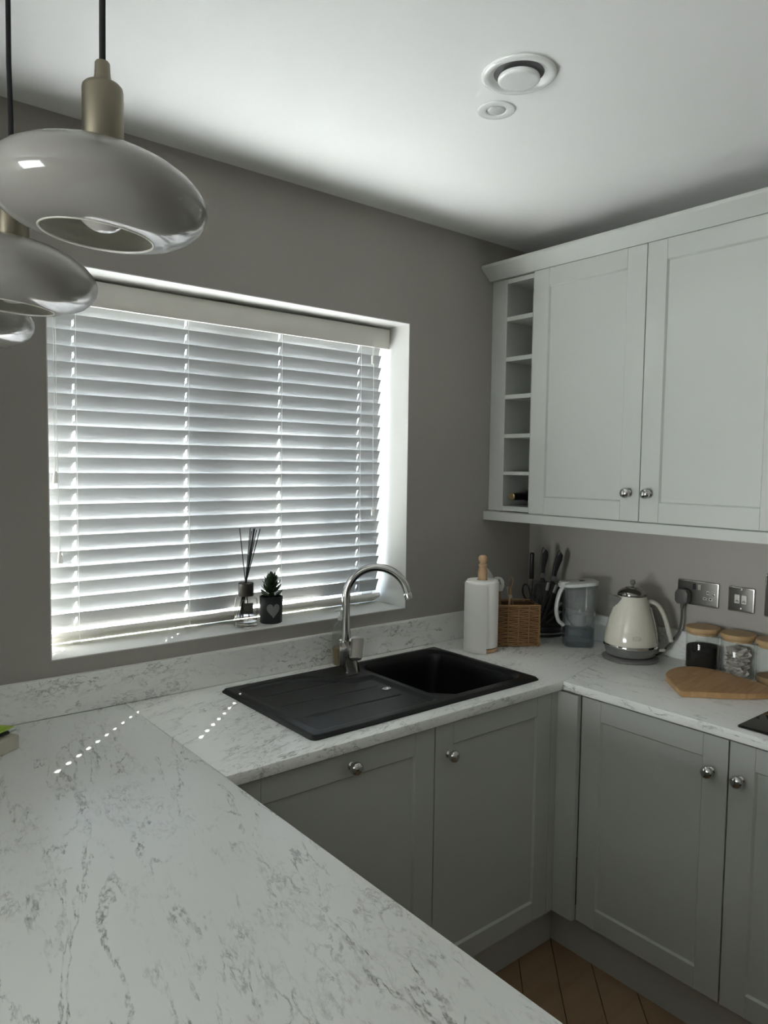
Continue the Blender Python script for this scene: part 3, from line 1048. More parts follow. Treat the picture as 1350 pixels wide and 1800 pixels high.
def sink_z(x, y):
    d = rr_sdf(x, y, SKX0, SKX1, SKY0, SKY1, 0.018)
    top = W + 0.010
    z = top - 0.0075 * sm(-0.010, 0.0, d)
    # drainer tray
    dd = rr_sdf(x, y, SKX0 + 0.034, -1.030, SKY0 + 0.034, SKY1 - 0.040, 0.02)
    # tap ledge stays at rim height: a wedge at the back
    ledge = (y + 0.232) - 0.115 * sm(-1.085, -1.235, x)
    ledge = min(ledge, x + 1.24) if x < -1.2 else ledge
    dtray = max(dd, ledge * 0.8)
    z -= (0.0065 + 0.004 * sm(-1.45, -1.03, x)) * sm(0.004, -0.014, dtray)
    # three grooves
    if -1.412 < x < -1.066:
        for gy in (-0.2045, -0.310, -0.4155):
            q = abs(y - gy)
            if q < 0.005:
                z -= 0.0028 * (1 - sm(0.0012, 0.0046, q))
    # bowl
    db = rr_sdf(x, y, -1.000, -0.652, -0.520, -0.108, 0.055)
    if x < -0.9 and y < -0.40:                                  # chamfered front-left corner
        db = max(db, ((-0.985 - x) + (-0.475 - y)) * 0.7071)
    lip = rr_sdf(x, y, -1.028, -0.640, -0.532, -0.095, 0.06)
    z -= 0.006 * sm(0.0, -0.012, lip)
    z -= 0.165 * sm(0.0, -0.028, db) + 0.006 * sm(-0.02, -0.17, db)
    return z


nx, ny = 240, 138
b = BM()
grid = []
for j in range(ny + 1):
    row = []
    for i in range(nx + 1):
        x = SKX0 + (SKX1 - SKX0) * i / nx
        y = SKY0 + (SKY1 - SKY0) * j / ny
        # pull the outermost corners in to round them
        cx_ = min(max(x, SKX0 + 0.018), SKX1 - 0.018)
        cy_ = min(max(y, SKY0 + 0.018), SKY1 - 0.018)
        vx, vy = x - cx_, y - cy_
        l = math.hypot(vx, vy)
        if l > 0.018 and vx and vy:
            x, y = cx_ + vx * 0.018 / l, cy_ + vy * 0.018 / l
        row.append(b.verts.new((x, y, sink_z(x, y))))
    grid.append(row)
for j in range(ny):
    for i in range(nx):
        b.faces.new((grid[j][i], grid[j][i + 1], grid[j + 1][i + 1], grid[j + 1][i]))
edge = grid[0] + [grid[j][nx] for j in range(1, ny + 1)] + grid[ny][::-1][1:] + [grid[j][0] for j in range(ny - 1, 0, -1)]
low = [b.verts.new((v.co.x, v.co.y, W + 0.0003)) for v in edge]
for i in range(len(edge)):
    j = (i + 1) % len(edge)
    b.faces.new((edge[j], edge[i], low[i], low[j]))
loc = (-1.0465, -0.321, W)
sk = thing('kitchen_sink', 'black composite sink with a ribbed drainer and one bowl, set in the worktop', 'sink', loc)
obj('basin', b, 'sink', sk, True, 60, loc)
b = BM()
lathe(b, [(0, 0), (0.012, 0.0), (0.013, 0.0018), (0.0105, 0.0035), (0.0075, 0.003), (0.006, 0.0012), (0, 0.001)], 24, 0, 0)
bmesh.ops.transform(b, matrix=TR(-1.068, -0.350, 0.9103) @ Matrix.Diagonal((1.25, 0.8, 1, 1)), verts=b.verts)
obj('overflow_cover', b, 'chrome', sk, True, 40, loc)
b = BM(); lathe(b, [(0, 0), (0.042, 0), (0.045, 0.002), (0.036, 0.004), (0.02, 0.001), (0, 0.001)], 28, -0.83, -0.31)
bmesh.ops.translate(b, verts=b.verts, vec=(0, 0, W + 0.010 - 0.1765)); obj('drain', b, 'dark_chrome', sk, True, 40, loc)

# ------------------------------------------------------------------ mixer tap
loc = (-1.058, -0.160, W + 0.010)
tp = thing('mixer_tap', 'chrome swan-neck mixer tap with a flat paddle lever standing on the sink', 'tap', loc)
LAT = Vector((0.775, -0.631, 0)).normalized()
TOW = Vector((-0.631, -0.775, 0)).normalized()
b = BM()
# broad faceted body leaning back from the base
prof = []
for z, w_, d_, off in ((0.0, 0.026, 0.026, 0.0), (0.004, 0.0255, 0.0255, 0.0), (0.045, 0.0245, 0.024, -0.008), (0.085, 0.0235, 0.022, -0.016), (0.100, 0.022, 0.020, -0.018)):
    prof.append([LAT * (x + off) + TOW * y + Vector((0, 0, z)) for x, y in rrect(-w_, w_, -d_, d_, 0.016, 4)])
loft(b, prof)
obj('body', b, 'dark_chrome', tp, True, 40)
# spout: riser then a wide arc over the bowl
dirs = (LAT * 0.995 + TOW * 0.10).normalized()
R_ = 0.0995
base = LAT * -0.0205
zc_ = 0.238
pts = [base + Vector((0, 0, z)) for z in (0.085, 0.12, 0.16, 0.20, zc_)]
for k in range(1, 25):
    a = PI - math.radians(168) * k / 24
    pts.append(base + dirs * (R_ + R_ * math.cos(a)) + Vector((0, 0, zc_ + R_ * math.sin(a))))
b = BM(); tube(b, pts, 0.0128, 20); obj('spout', b, 'chrome', tp, True, 60)
b = BM()
e, e0 = pts[-1], pts[-2]
t = (e - e0).normalized()
tube(b, [e - t * 0.001, e + t * 0.002, e + t * 0.018, e + t * 0.019], [0.0128, 0.0140, 0.0140, 0.0125], 20); obj('aerator', b, 'chrome', tp, True, 50)
# paddle lever
b = plate([rrect(-0.0205, 0.0205, -0.038, 0.038, 0.012, 6)], -0.003, 0.003, 0.0012)
mt = Matrix((LAT, Vector((0, 0, 1)), -TOW)).transposed().to_4x4()
mt2 = Matrix.Translation(LAT * 0.016 + TOW * 0.031 + Vector((0, 0, 0.082))) @ mt @ RZ(math.radians(-6)) @ RY(math.radians(-8)) @ RX(math.radians(10))
bmesh.ops.transform(b, matrix=mt2, verts=b.verts)
lv = obj('lever', b, 'chrome', tp, True, 30)
b = BM()
tube(b, [LAT * 0.0 + TOW * 0.0 + Vector((0, 0, 0.05)), LAT * 0.012 + TOW * 0.029 + Vector((0, 0, 0.060))], 0.019, 18)
obj('cartridge', b, 'dark_chrome', tp, True, 40)
# left facet plate
b = plate([[(-0.012, -0.040), (0.006, -0.032), (0.020, 0.006), (0.004, 0.036), (-0.012, 0.040)]], -0.0025, 0.0025, 0.0008)
mt2 = Matrix.Translation(LAT * -0.026 + TOW * 0.0215 + Vector((0, 0, 0.060))) @ mt
bmesh.ops.transform(b, matrix=mt2, verts=b.verts)
obj('side_facet', b, 'chrome', tp, True, 30)

# ------------------------------------------------------------------ soap bottle behind the tap
loc = (-1.030, -0.046, W)
sp = thing('soap_bottle', 'clear pump bottle with amber soap and a green leaf label behind the tap', 'bottle', loc)
sp.location = (-1.018, -0.048, W + 0.0008)
b = BM(); lathe(b, [(0, 0.0), (0.026, 0.0), (0.029, 0.004), (0.030, 0.06), (0.031, 0.10), (0.030, 0.115), (0.025, 0.135), (0.014, 0.146), (0.011, 0.148), (0.011, 0.157)], 32)
obj('bottle_wall', b, 'soap_clear', sp)
b = BM(); lathe(b, [(0, 0.0022), (0.024, 0.0022), (0.027, 0.006), (0.0280, 0.058), (0, 0.058)], 32); obj('liquid', b, 'soap_liquid', sp)
b = BM()
lathe(b, [(0, 0.150), (0.0125, 0.150), (0.0125, 0.163), (0.006, 0.166), (0.0055, 0.186), (0, 0.186)], 20)
obj('pump', b, 'soap_white', sp)
b = BM(); tube(b, [Vector((0.002, 0, 0.183)), -LAT * 0.014 + Vector((0, 0, 0.184)), -LAT * 0.024 + Vector((0, 0, 0.180))], [0.006, 0.0055, 0.004], 12)
obj('nozzle', b, 'soap_white', sp)
b = BM()
for (cx_, cz_, rx_, rz_, rt) in ((0.010, 0.105, 0.012, 0.006, 0.5), (0.014, 0.094, 0.013, 0.007, -0.2), (0.008, 0.088, 0.011, 0.006, 0.9)):
    pts2 = ellipse(cx_, cz_, rx_, rz_, 14, rt)
    vs = []
    for u, v in pts2:
        a = u / 0.0315
        p = TOW * math.cos(a) * 0.0316 + LAT * math.sin(a) * 0.0316
        vs.append(b.verts.new((p.x, p.y, v)))
    b.faces.new(vs)
obj('leaf_label', b, 'soap_label', sp)

# ------------------------------------------------------------------ on the sill: reed diffuser and succulent
SILL = WZ0 + 0.003
loc = (-1.300, 0.060, SILL + 0.0004)
rd = thing('reed_diffuser', 'clear glass reed diffuser bottle with black sticks on the window sill', 'diffuser', loc)
rd.location = (-1.314, 0.068, SILL + 0.0004)
b = BM(); lathe(b, [(0.0355, 0.012), (0.0365, 0.016), (0.0365, 0.082), (0.034, 0.091), (0.027, 0.096), (0.018, 0.099), (0.016, 0.102)], 36)
obj('bottle_wall', b, 'bottle_glass', rd)
b = BM()
for k in range(36):
    pass
lathe(b, [(0, 0.0006), (0.033, 0.0006), (0.0362, 0.003), (0.0362, 0.013), (0.030, 0.0165), (0.0, 0.012)], 18); obj('thick_base', b, 'bottle_base', rd)
b = BM(); lathe(b, [(0, 0.0175), (0.0345, 0.0175), (0.0345, 0.030), (0, 0.030)], 32); obj('fragrance_oil', b, 'oil', rd)
b = BM(); lathe(b, [(0, 0.098), (0.0235, 0.098), (0.0245, 0.0995), (0.0245, 0.138), (0.023, 0.140), (0.010, 0.140), (0.009, 0.137), (0, 0.137)], 32); obj('collar', b, 'collar', rd)
cx0 = Vector((0, 0, 0.138))
for k, (la, tw, zt) in enumerate(((-0.0195, 0.004, 0.315), (0.012, -0.010, 0.3155), (0.0245, 0.0, 0.315), (0.0275, 0.012, 0.313), (0.0315, -0.012, 0.309), (0.046, 0.006, 0.314), (0.021, 0.02, 0.308), (0.0295, 0.005, 0.316))):
    top = LAT * la + TOW * tw + Vector((0, 0, zt))
    th0 = LAT * (0.0005 * (k - 4)) + Vector((0, 0, 0.140)) + TOW * (0.002 * ((k % 3) - 1))
    low_ = th0 + (th0 - top) * (0.115 / (zt - 0.140))
    lim = 0.030
    hxy = math.hypot(low_.x, low_.y)
    if hxy > lim: low_.x *= lim / hxy; low_.y *= lim / hxy
    b = BM(); tube(b, [low_, th0, top], 0.0015, 7); obj('reed', b, 'reed', rd)


def wrap_plate(bm, radius, u0, u1, v0, v1, phi0, n=8, off=0.0):
    """A thin curved label lying on a cylinder, u measured along the girth from the side that faces the viewer."""
    a = []
    for v in (v0, v1):
        row = []
        for k in range(n + 1):
            u = u0 + (u1 - u0) * k / n
            an = u / radius + phi0
            p = TOW * math.cos(an) * (radius + off) + LAT * math.sin(an) * (radius + off)
            row.append(bm.verts.new((p.x, p.y, v)))
        a.append(row)
    for k in range(n):
        bm.faces.new((a[0][k], a[0][k + 1], a[1][k + 1], a[1][k]))
    return bm


b = BM(); wrap_plate(b, 0.0366, -0.001, 0.031, 0.046, 0.080, 0); lb = obj('label', b, 'label_dark', rd)
b = BM()
for zz, w_ in ((0.070, 0.010), (0.064, 0.014), (0.058, 0.012)):
    wrap_plate(b, 0.0366, 0.015 - w_, 0.015 + w_, zz, zz + 0.0014, 0, 6, 0.0003)
obj('label_print', b, 'label_line', lb)

loc = (-1.200, 0.060, SILL + 0.0004)
pl_ = thing('potted_succulent', 'small green succulent in a black pot with a grey heart on the sill', 'plant', loc)
pl_.location = (-1.219, 0.072, SILL + 0.0004)
b = BM(); lathe(b, [(0, 0), (0.0345, 0), (0.0365, 0.002), (0.0375, 0.08), (0.0375, 0.086), (0.0355, 0.087), (0.034, 0.085), (0.0335, 0.076), (0, 0.076)], 36)
pt_ = obj('pot', b, 'pot', pl_)
# heart on the pot
b = BM()
hp = []
for k in range(36):
    t_ = 2 * PI * k / 36
    hp.append((0.0225 * math.sin(t_) ** 3, 0.0205 / 16 * (13 * math.cos(t_) - 5 * math.cos(2 * t_) - 2 * math.cos(3 * t_) - math.cos(4 * t_)) * 1.08))
def onpot(u, v):
    an = u / 0.0377 + 0.36
    p = TOW * math.cos(an) * 0.0379 + LAT * math.sin(an) * 0.0379
    return (p.x, p.y, v)
vr = [[b.verts.new(onpot(u * q, 0.046 + v * 1.2 * q)) for u, v in hp] for q in (1.0, 0.8, 0.6, 0.4, 0.2)]
cen = b.verts.new(onpot(0, 0.046))
for a_, c_ in zip(vr, vr[1:]):
    for k in range(36): b.faces.new((a_[k], a_[(k + 1) % 36], c_[(k + 1) % 36], c_[k]))
for k in range(36): b.faces.new((cen, vr[-1][k], vr[-1][(k + 1) % 36]))
obj('heart', b, 'heart', pt_)
b = BM(); lathe(b, [(0, 0.079), (0.0335, 0.0785), (0.0335, 0.0765)], 24); obj('soil', b, 'soil', pl_)
b = BM(); tube(b, [(0, 0, 0.076), (0.001, 0, 0.12), (0.003, 0, 0.145)], [0.004, 0.0035, 0.002], 8); obj('stem', b, 'leaf', pl_)


def leaf_mesh(L_, w_):
    bm = BM()
    n = 6
    rings = []
    for i in range(n + 1):
        t_ = i / n
        r = w_ * (math.sin(PI * min(1, t_ * 0.92 + 0.06)) ** 0.8) * (0.55 + 0.6 * t_)
        x = L_ * t_
        z = 0.35 * L_ * t_ * t_
        rings.append([(x, r * math.cos(2 * PI * k / 8), z + 0.32 * r * math.sin(2 * PI * k / 8)) for k in range(8)])
    loft(bm, rings)
    return bm


lm = None
for lv_, (zz, nn, L_, el) in enumerate(((0.086, 6, 0.036, 0.10), (0.096, 6, 0.036, 0.35), (0.110, 6, 0.034, 0.45), (0.122, 5, 0.032, 0.60), (0.136, 5, 0.026, 0.85), (0.142, 3, 0.020, 1.25))):
    for k in range(nn):
        a = 2 * PI * (k + 0.5 * (lv_ % 2)) / nn + 0.3 * lv_ + random.uniform(-0.15, 0.15)
        if lm is None:
            o = obj('leaf', leaf_mesh(0.036, 0.0085), 'leaf', pl_)
            lm = o
        else:
            o = lm.copy(); COL.objects.link(o)
        o.location = (0.002 * lv_ / 5, 0, zz)
        s = 1.2 * L_ / 0.036
        o.scale = (s, s * random.uniform(1.05, 1.3), s)
        o.rotation_euler = Euler((0, -el, a), 'XYZ')

# ------------------------------------------------------------------ kitchen roll on its wooden holder
loc = (-0.4935, -0.1935, W + 0.0006)
hd = thing('paper_holder', 'turned beech kitchen roll holder with a round foot and bead-topped post', 'holder', loc)
b = BM(); lathe(b, [(0, 0), (0.055, 0), (0.0595, 0.003), (0.0605, 0.008), (0.058, 0.013), (0.050, 0.015), (0, 0.015)], 40); obj('foot', b, 'beech', hd)
b = BM()
lathe(b, [(0, 0.0152), (0.0125, 0.0152), (0.0125, 0.252), (0.0155, 0.2545), (0.0158, 0.262), (0.0172, 0.275), (0.0178, 0.283), (0.0165, 0.293), (0.0135, 0.302),
          (0.0125, 0.306), (0.015, 0.309), (0.0158, 0.312), (0.015, 0.3155), (0.0115, 0.318), (0.0112, 0.322), (0.0145, 0.3265), (0.0168, 0.334), (0.0155, 0.342), (0.010, 0.348), (0, 0.350)], 28)
obj('post', b, 'beech', hd)
kr = thing('kitchen_roll', 'white kitchen paper roll with a loose end hanging on the wooden holder', 'paper roll', (loc[0], loc[1], W + 0.0165))
b = BM()
lathe(b, [(0.020, 0.001), (0.0585, 0.001), (0.0595, 0.003), (0.0595, 0.236), (0.0585, 0.238), (0.0560, 0.2385), (0.0560, 0.2425), (0.0545, 0.2435), (0.020, 0.2435), (0.020, 0.001)], 56)
obj('roll', b, 'paper', kr)
b = BM(); lathe(b, [(0.0178, 0.001), (0.0195, 0.001), (0.0195, 0.244), (0.0178, 0.244), (0.0178, 0.001)], 28); obj('cardboard_core', b, 'wicker', kr)
b = BM()
rows = []
n = 22
for iz in range(13):
    v = iz / 12
    row = []
    for k in range(n + 1):
        # wraps round the left side, then leaves the roll as a flat flap
        a = -2.3 + 2.42 * k / n
        out = 0.0625 + 0.004 * v * (k / n) ** 2 * math.sin(3 * v) + 0.012 * (1 - v) * (k / n) ** 2 * 0.8 + 0.004 * (k / n)
        p = TOW * math.cos(a) * out + LAT * math.sin(a) * out
        zt = 0.236 - 0.003 * (k / n)
        row.append((p.x, p.y, -0.0125 + (zt + 0.0125) * v))
    rows.append(row)
vr = [[b.verts.new(p) for p in r] for r in rows]
for a_, c_ in zip(vr, vr[1:]):
    for k in range(n): b.faces.new((a_[k], a_[k + 1], c_[k + 1], c_[k]))
bmesh.ops.solidify(b, geom=b.faces[:], thickness=0.0006)
obj('loose_sheet', b, 'paper', kr)

# ------------------------------------------------------------------ wicker basket with utensils
BA = math.atan2(-0.0892, 0.1368)
BO = Vector((-0.349, -0.246, W))
loc = (BO.x, BO.y, W + 0.0004)
bk = thing('wicker_basket', 'square woven wicker basket of utensils beside the kitchen roll', 'basket', loc, BA)
BWD, BDP, BHT = 0.160, 0.122, 0.155          # local x along the front, +y to the back
hx = BWD / 2
corners = [(-hx, 0.0), (hx, 0.0), (hx, BDP), (-hx, BDP)]
b = BM()
rowsN = 21
for f in range(4):
    (xa, ya), (xb, yb) = corners[f], corners[(f + 1) % 4]
    L_ = math.hypot(xb - xa, yb - ya)
    ns = 4
    dx, dy = (xb - xa) / L_, (yb - ya) / L_
    nx_, ny_ = dy, -dx
    for r in range(rowsN):
        z = 0.008 + (BHT - 0.016) * r / (rowsN - 1) + random.uniform(-0.0008, 0.0008)
        pts = []
        for k in range(17):
            t_ = k / 16
            wv = 0.0034 * math.cos(PI * ns * t_ + (PI if r % 2 else 0))
            s = t_ * L_
            sag = 0.0012 * math.sin(2 * PI * t_ * ns / 2 + r)
            pts.append((xa + dx * s + nx_ * wv, ya + dy * s + ny_ * wv, z + sag))
        tube(b, pts, [(0.0021, 0.0025)] * 17, 5)
wv_ = obj('woven_walls', b, 'wicker', bk, True, 60); wv_['kind'] = 'stuff'
b = BM()
ci = 0.0042
for (xa, xb, ya, yb) in ((-hx + ci, hx - ci, ci, ci + 0.001), (-hx + ci, hx - ci, BDP - ci - 0.001, BDP - ci), (-hx + ci, -hx + ci + 0.001, ci, BDP - ci), (hx - ci - 0.001, hx - ci, ci, BDP - ci)):
    box(b, xa, xb, ya, yb, 0.006, BHT - 0.004)
obj('gap_shade_sheets', b, 'coaster', bk, False)  # added dark sheets; their colour stands for the shade in the weave gaps
for f in range(4):
    (xa, ya), (xb, yb) = corners[f], corners[(f + 1) % 4]
    for k in range(4):
        t_ = k / 4
        b = BM(); tube(b, [(0, 0, 0.002), (0, 0, BHT)], 0.0024 if k else 0.0032, 6)
        o = obj('stake', b, 'wicker', bk)
        o.location = (xa + (xb - xa) * t_, ya + (yb - ya) * t_, 0)
b = BM()
for zz, rr in ((BHT, 0.0042),):
    tube(b, [(c[0], c[1], zz) for c in corners] + [(corners[0][0], corners[0][1], zz)], rr, 8)
obj('rim', b, 'wicker', bk)
b = BM(); box(b, -hx + 0.004, hx - 0.004, 0.004, BDP - 0.004, 0.002, 0.005); obj('basket_bottom', b, 'wicker', bk)

BMX = Matrix.Translation(Vector(loc)) @ RZ(BA)


def utensil(name, label, cat, base, top, head_loops, head_len, mat, twist=0.0, thick=0.0035, handle_mat='spoon_wood', neck=None):
    """A stick from base to top (basket coordinates) with a flat head beyond its top end."""
    A, B_ = BMX @ Vector(base), BMX @ Vector(top)
    t = thing(name, label, cat, A)
    d = (B_ - A)
    dn = d.normalized()
    bb = BM(); tube(bb, [(0, 0, 0), d * 0.5, d * 0.97], [0.0048, 0.0052, 0.0046], 10)
    h = obj('handle', bb, handle_mat, t)
    if neck:
        bb = BM(); tube(bb, [d * neck, d * (neck + 0.5 * (1 - neck)), d * 1.0], [0.0075, 0.0078, 0.006], 10); obj('neck', bb, mat, t)
    if head_loops:
        # head lies in the plane facing the viewer
        yv = dn
        zv = (TOW - yv * TOW.dot(yv)).normalized()
        xv = yv.cross(zv)
        mm = Matrix.Translation(d) @ Matrix((xv, yv, zv)).transposed().to_4x4() @ RY(twist)
        bb = plate(head_loops, -thick / 2, thick / 2, 0.001, mm)
        obj('head', bb, mat, t)
    return t


# the slotted ladle head rises highest, behind the roll's post; the second one leans right of it
egg = lambda w_, L_, n=28: [(w_ * math.sin(2 * PI * k / n) * (1 + 0.15 * math.cos(2 * PI * k / n)), L_ / 2 - L_ / 2 * math.cos(2 * PI * k / n) - 0.006) for k in range(n)]
utensil('slotted_spoon', 'white slotted spoon rising highest from the basket behind the wooden post', 'utensil', (0.020, 0.088, 0.010), (-0.088, 0.078, 0.222),
        [egg(0.023, 0.085), ellipse(-0.006, 0.036, 0.0032, 0.017, 16, 0.22)], 0.085, 'silicone', 0.5)
utensil('slotted_turner', 'white slotted turner leaning out of the basket left of the twine loop', 'utensil', (-0.044, 0.052, 0.008), (-0.068, 0.036, 0.208),
        [[(-0.014, -0.004), (0.013, -0.004), (0.021, 0.014), (0.022, 0.034), (0.014, 0.048), (0.0, 0.053), (-0.014, 0.050), (-0.022, 0.040), (-0.022, 0.018)],
         [(-0.013, 0.040), (-0.008, 0.042), (0.002, 0.022), (-0.002, 0.021)], [(0.001, 0.043), (0.006, 0.042), (0.011, 0.022), (0.007, 0.021)]], 0.06, 'silicone', -0.25)
utensil('serving_spoon', 'brown wooden serving spoon with a white neck leaning right in the basket', 'utensil', (0.036, 0.050, 0.010), (-0.030, 0.055, 0.216), None, 0, 'silicone', handle_mat='spoon_wood', neck=0.80)
ml = thing('honey_dipper', 'wooden dipper stick with a loop of brown twine standing in the basket', 'utensil', BMX @ Vector((-0.036, 0.018, 0.008)))
d = (BMX.to_3x3() @ Vector((0.006, 0.003, 0.206)))
b = BM(); tube(b, [(0, 0, 0), d], [0.004, 0.0042], 10); obj('stick', b, 'beech', ml)
b = BM(); lathe(b, [(0, 0.184), (0.006, 0.186), (0.007, 0.194), (0.006, 0.200), (0.007, 0.205), (0.006, 0.212), (0, 0.215)], 16, d.x, d.y); obj('wrapping', b, 'twine', ml)
b = BM()
lp = [d + LAT * (0.0085 * math.sin(2 * PI * k / 20) + 0.004 * (1 - math.cos(2 * PI * k / 20)) / 2) + Vector((0, 0, 0.008 + 0.026 * (1 - math.cos(2 * PI * k / 20)) / 2 * 1.4)) for k in range(21)]
tube(b, lp, 0.0017, 7); obj('loop', b, 'twine', ml)

# ------------------------------------------------------------------ knife block with knives
loc = (-0.120, -0.190, W + 0.0006)
KB = Vector((-0.118, -0.168, W + 0.0006))
kb = thing('knife_block', 'fan-shaped black knife stand with a clear front in the corner', 'knife block', KB)
mk = Matrix((LAT, Vector((0, 0, 1)), -TOW)).transposed().to_4x4()       # plate plane faces the viewer: x = LAT, y = up, z = away from viewer
def fan(x, y, z=0.0): return LAT * x + Vector((0, 0, y)) + (-TOW) * z
b = BM()
for zz0, zz1, s in ((0.0, 0.010, 1.0),):
    lp = ellipse(0, 0, 0.088, 0.050, 40)
    bb = plate([lp], zz0, zz1, 0.002)
    bmesh.ops.transform(bb, matrix=RZ(math.atan2(LAT.y, LAT.x)), verts=bb.verts)
    add(b, bb)
obj('foot', b, 'black_plastic', kb)
b = BM()
bb = plate([ellipse(0, 0, 0.086, 0.048, 40)], 0.0102, 0.0150, 0.001); bmesh.ops.transform(bb, matrix=RZ(math.atan2(LAT.y, LAT.x)), verts=bb.verts); add(b, bb)
obj('steel_ring', b, 'steel', kb)
b = BM()
bb = plate([ellipse(0, 0, 0.080, 0.044, 40)], 0.0151, 0.040, 0.006); bmesh.ops.transform(bb, matrix=RZ(math.atan2(LAT.y, LAT.x)), verts=bb.verts); add(b, bb)
obj('plinth_block', b, 'black_plastic', kb)
back = [(-0.046, 0.036), (0.070, 0.036), (0.092, 0.130), (0.084, 0.195), (0.030, 0.214), (-0.040, 0.218), (-0.046, 0.215)]
b = plate([back], 0.012, 0.020, 0.001, mk); obj('back_panel', b, 'grey_plastic', kb)
b = plate([back], -0.030, -0.026, 0.0008, mk); obj('front_panel', b, 'acrylic', kb)
b = plate([[(0.01, 0.036), (0.072, 0.036), (0.0935, 0.130), (0.0845, 0.197), (0.066, 0.204)]], -0.026, 0.012, 0.001, mk); obj('side_cheek', b, 'black_plastic', kb)


def knife(label, x, y0, ang, hl, bl_, hw_k, z, cap, mat='black_plastic', name='kitchen_knife', grp='knives in the stand'):
    """Stands in the stand: handle starts at (x, y0) in the fan plane, leaning by ang."""
    t = thing(name, label, 'knife', KB + fan(x, y0, z), group=grp)
    R = mk @ RZ(-ang)
    bbk = plate([[(-hw_k * 0.62, 0), (hw_k * 0.55, 0), (hw_k * 0.62, hl * 0.12), (hw_k * 0.55, hl * 0.3), (hw_k * 1.05, hl * 0.72), (hw_k * 0.95, hl * 0.86), (-hw_k * 0.25, hl), (-hw_k * 0.62, hl * 0.88),
                  (-hw_k * 0.75, hl * 0.5), (-hw_k * 0.55, hl * 0.2)]], -0.008, 0.008, 0.003, R)
    obj('handle', bbk, mat, t)
    bbk = plate([[(-hw_k * 0.5, 0.0), (hw_k * 0.5, 0.0), (hw_k * 1.0, -0.012), (hw_k * 0.95, -bl_ * 0.6), (-hw_k * 0.3, -bl_), (-hw_k * 0.55, -bl_ * 0.9)]], -0.0012, 0.0012, 0.0004, R)
    obj('blade', bbk, 'steel' if cap else 'black_plastic', t)
    bbk = plate([[(-hw_k * 0.60, hl * 0.88), (-hw_k * 0.25, hl * 0.985), (hw_k * 0.3, hl * 0.945), (-hw_k * 0.45, hl * 0.80)]], -0.0086, 0.0086, 0.0005, R)
    obj('end_cap', bbk, 'grey_plastic', t)
    bbk = plate([[(-hw_k * 0.6, 0), (hw_k * 0.6, 0), (hw_k * 0.66, hl * 0.17), (-hw_k * 0.66, hl * 0.15)]], -0.0083, 0.0083, 0.0006, R)
    obj('bolster', bbk, 'grey_plastic', t)
    return t


knife('black knife handle standing tallest in the middle of the knife stand', -0.004, 0.232, math.radians(3), 0.122, 0.165, 0.0155, -0.010, False)
knife('black knife handle leaning right, last of the tall ones in the stand', 0.038, 0.220, math.radians(13), 0.126, 0.160, 0.0150, -0.010, False)


def small_knife(label, x, y0, ang, z, L_, w_, bl=0.125):
    t = thing('utility_knife', label, 'knife', KB + fan(x, y0, z), group='knives in the stand')
    R = mk @ RZ(-ang)
    bbk = plate([rrect(-w_, w_, 0, L_, 0.002, 3)], -0.006, 0.006, 0.0015, R); obj('handle', bbk, 'steel', t)
    bbk = plate([[(-w_ * 1.1, -0.0005), (w_ * 1.1, -0.0005), (w_ * 1.3, -bl * 0.4), (-w_ * 0.5, -bl), (-w_ * 0.9, -bl * 0.8)]], -0.0015, 0.0015, 0.0004, R); obj('blade', bbk, 'black_plastic', t)


small_knife('short grey-ended knife in front of the stand, left one of the upper two', 0.010, 0.186, math.radians(12), -0.037, 0.032, 0.006)
small_knife('short grey-ended knife in front of the stand, right one of the upper two', 0.037, 0.176, math.radians(20), -0.037, 0.036, 0.006)
small_knife('upper of two grey-ended knives jutting out toward the water jug', 0.046, 0.118, math.radians(46), -0.0475, 0.032, 0.005, 0.045)
small_knife('lower of two grey-ended knives jutting out toward the water jug', 0.044, 0.086, math.radians(46), -0.0475, 0.030, 0.005, 0.045)
ss = thing('sharpening_steel', 'round black handle of a sharpening steel at the left of the knife stand', 'sharpener', KB + fan(-0.044, 0.040, 0.0))
b = BM(); lathe(b, [(0, 0), (0.003, 0.0), (0.0034, 0.16), (0.0034, 0.186), (0, 0.186)], 12); obj('rod', b, 'steel', ss)
b = BM(); lathe(b, [(0, 0.186), (0.0090, 0.186), (0.0095, 0.190), (0.0090, 0.27), (0.0095, 0.286), (0.006, 0.291), (0, 0.292)], 18); obj('handle', b, 'black_plastic', ss)
b = BM(); tube(b, [Vector((0, 0, 0.289)) + LAT * (0.004 * math.sin(a)) + Vector((0, 0, 0.007 - 0.007 * math.cos(a))) for a in [2 * PI * k / 14 for k in range(15)]], 0.0009, 6); obj('hanging_ring', b, 'steel', ss)
sz = thing('kitchen_scissors', 'black-handled kitchen scissors hooked on the left of the knife stand', 'scissors', KB + fan(-0.050, 0.150, -0.040))
for s in (-1, 1):
    b = plate([ellipse(0.020 * s, 0.028, 0.0165, 0.036, 26, -0.22 * s), ellipse(0.0205 * s, 0.029, 0.0105, 0.028, 26, -0.22 * s)], -0.004 + 0.0 * s, 0.004, 0.0012, mk)
    obj('finger_loop', b, 'black_plastic', sz)
b = plate([[(-0.026, -0.004), (-0.010, -0.002), (0.0, 0.006), (0.010, -0.002), (0.026, -0.004), (0.013, -0.040), (-0.013, -0.040)]], -0.0035, 0.0035, 0.001, mk); obj('shank', b, 'black_plastic', sz)
b = plate([[(-0.012, -0.040), (0.012, -0.040), (0.003, -0.110), (-0.003, -0.110)]], -0.0015, 0.0015, 0.0004, mk); obj('blades', b, 'steel', sz)
b = BM(); sphere(b, Vector((0, 0, -0.046)) + TOW * 0.0035, 0.004, 12, 8); obj('pivot', b, 'steel', sz)
b = plate([rrect(-0.014, 0.014, -0.046, -0.042, 0.0015, 2)], -0.004, 0.004, 0.0006, mk); obj('collar_strip', b, 'steel', sz)

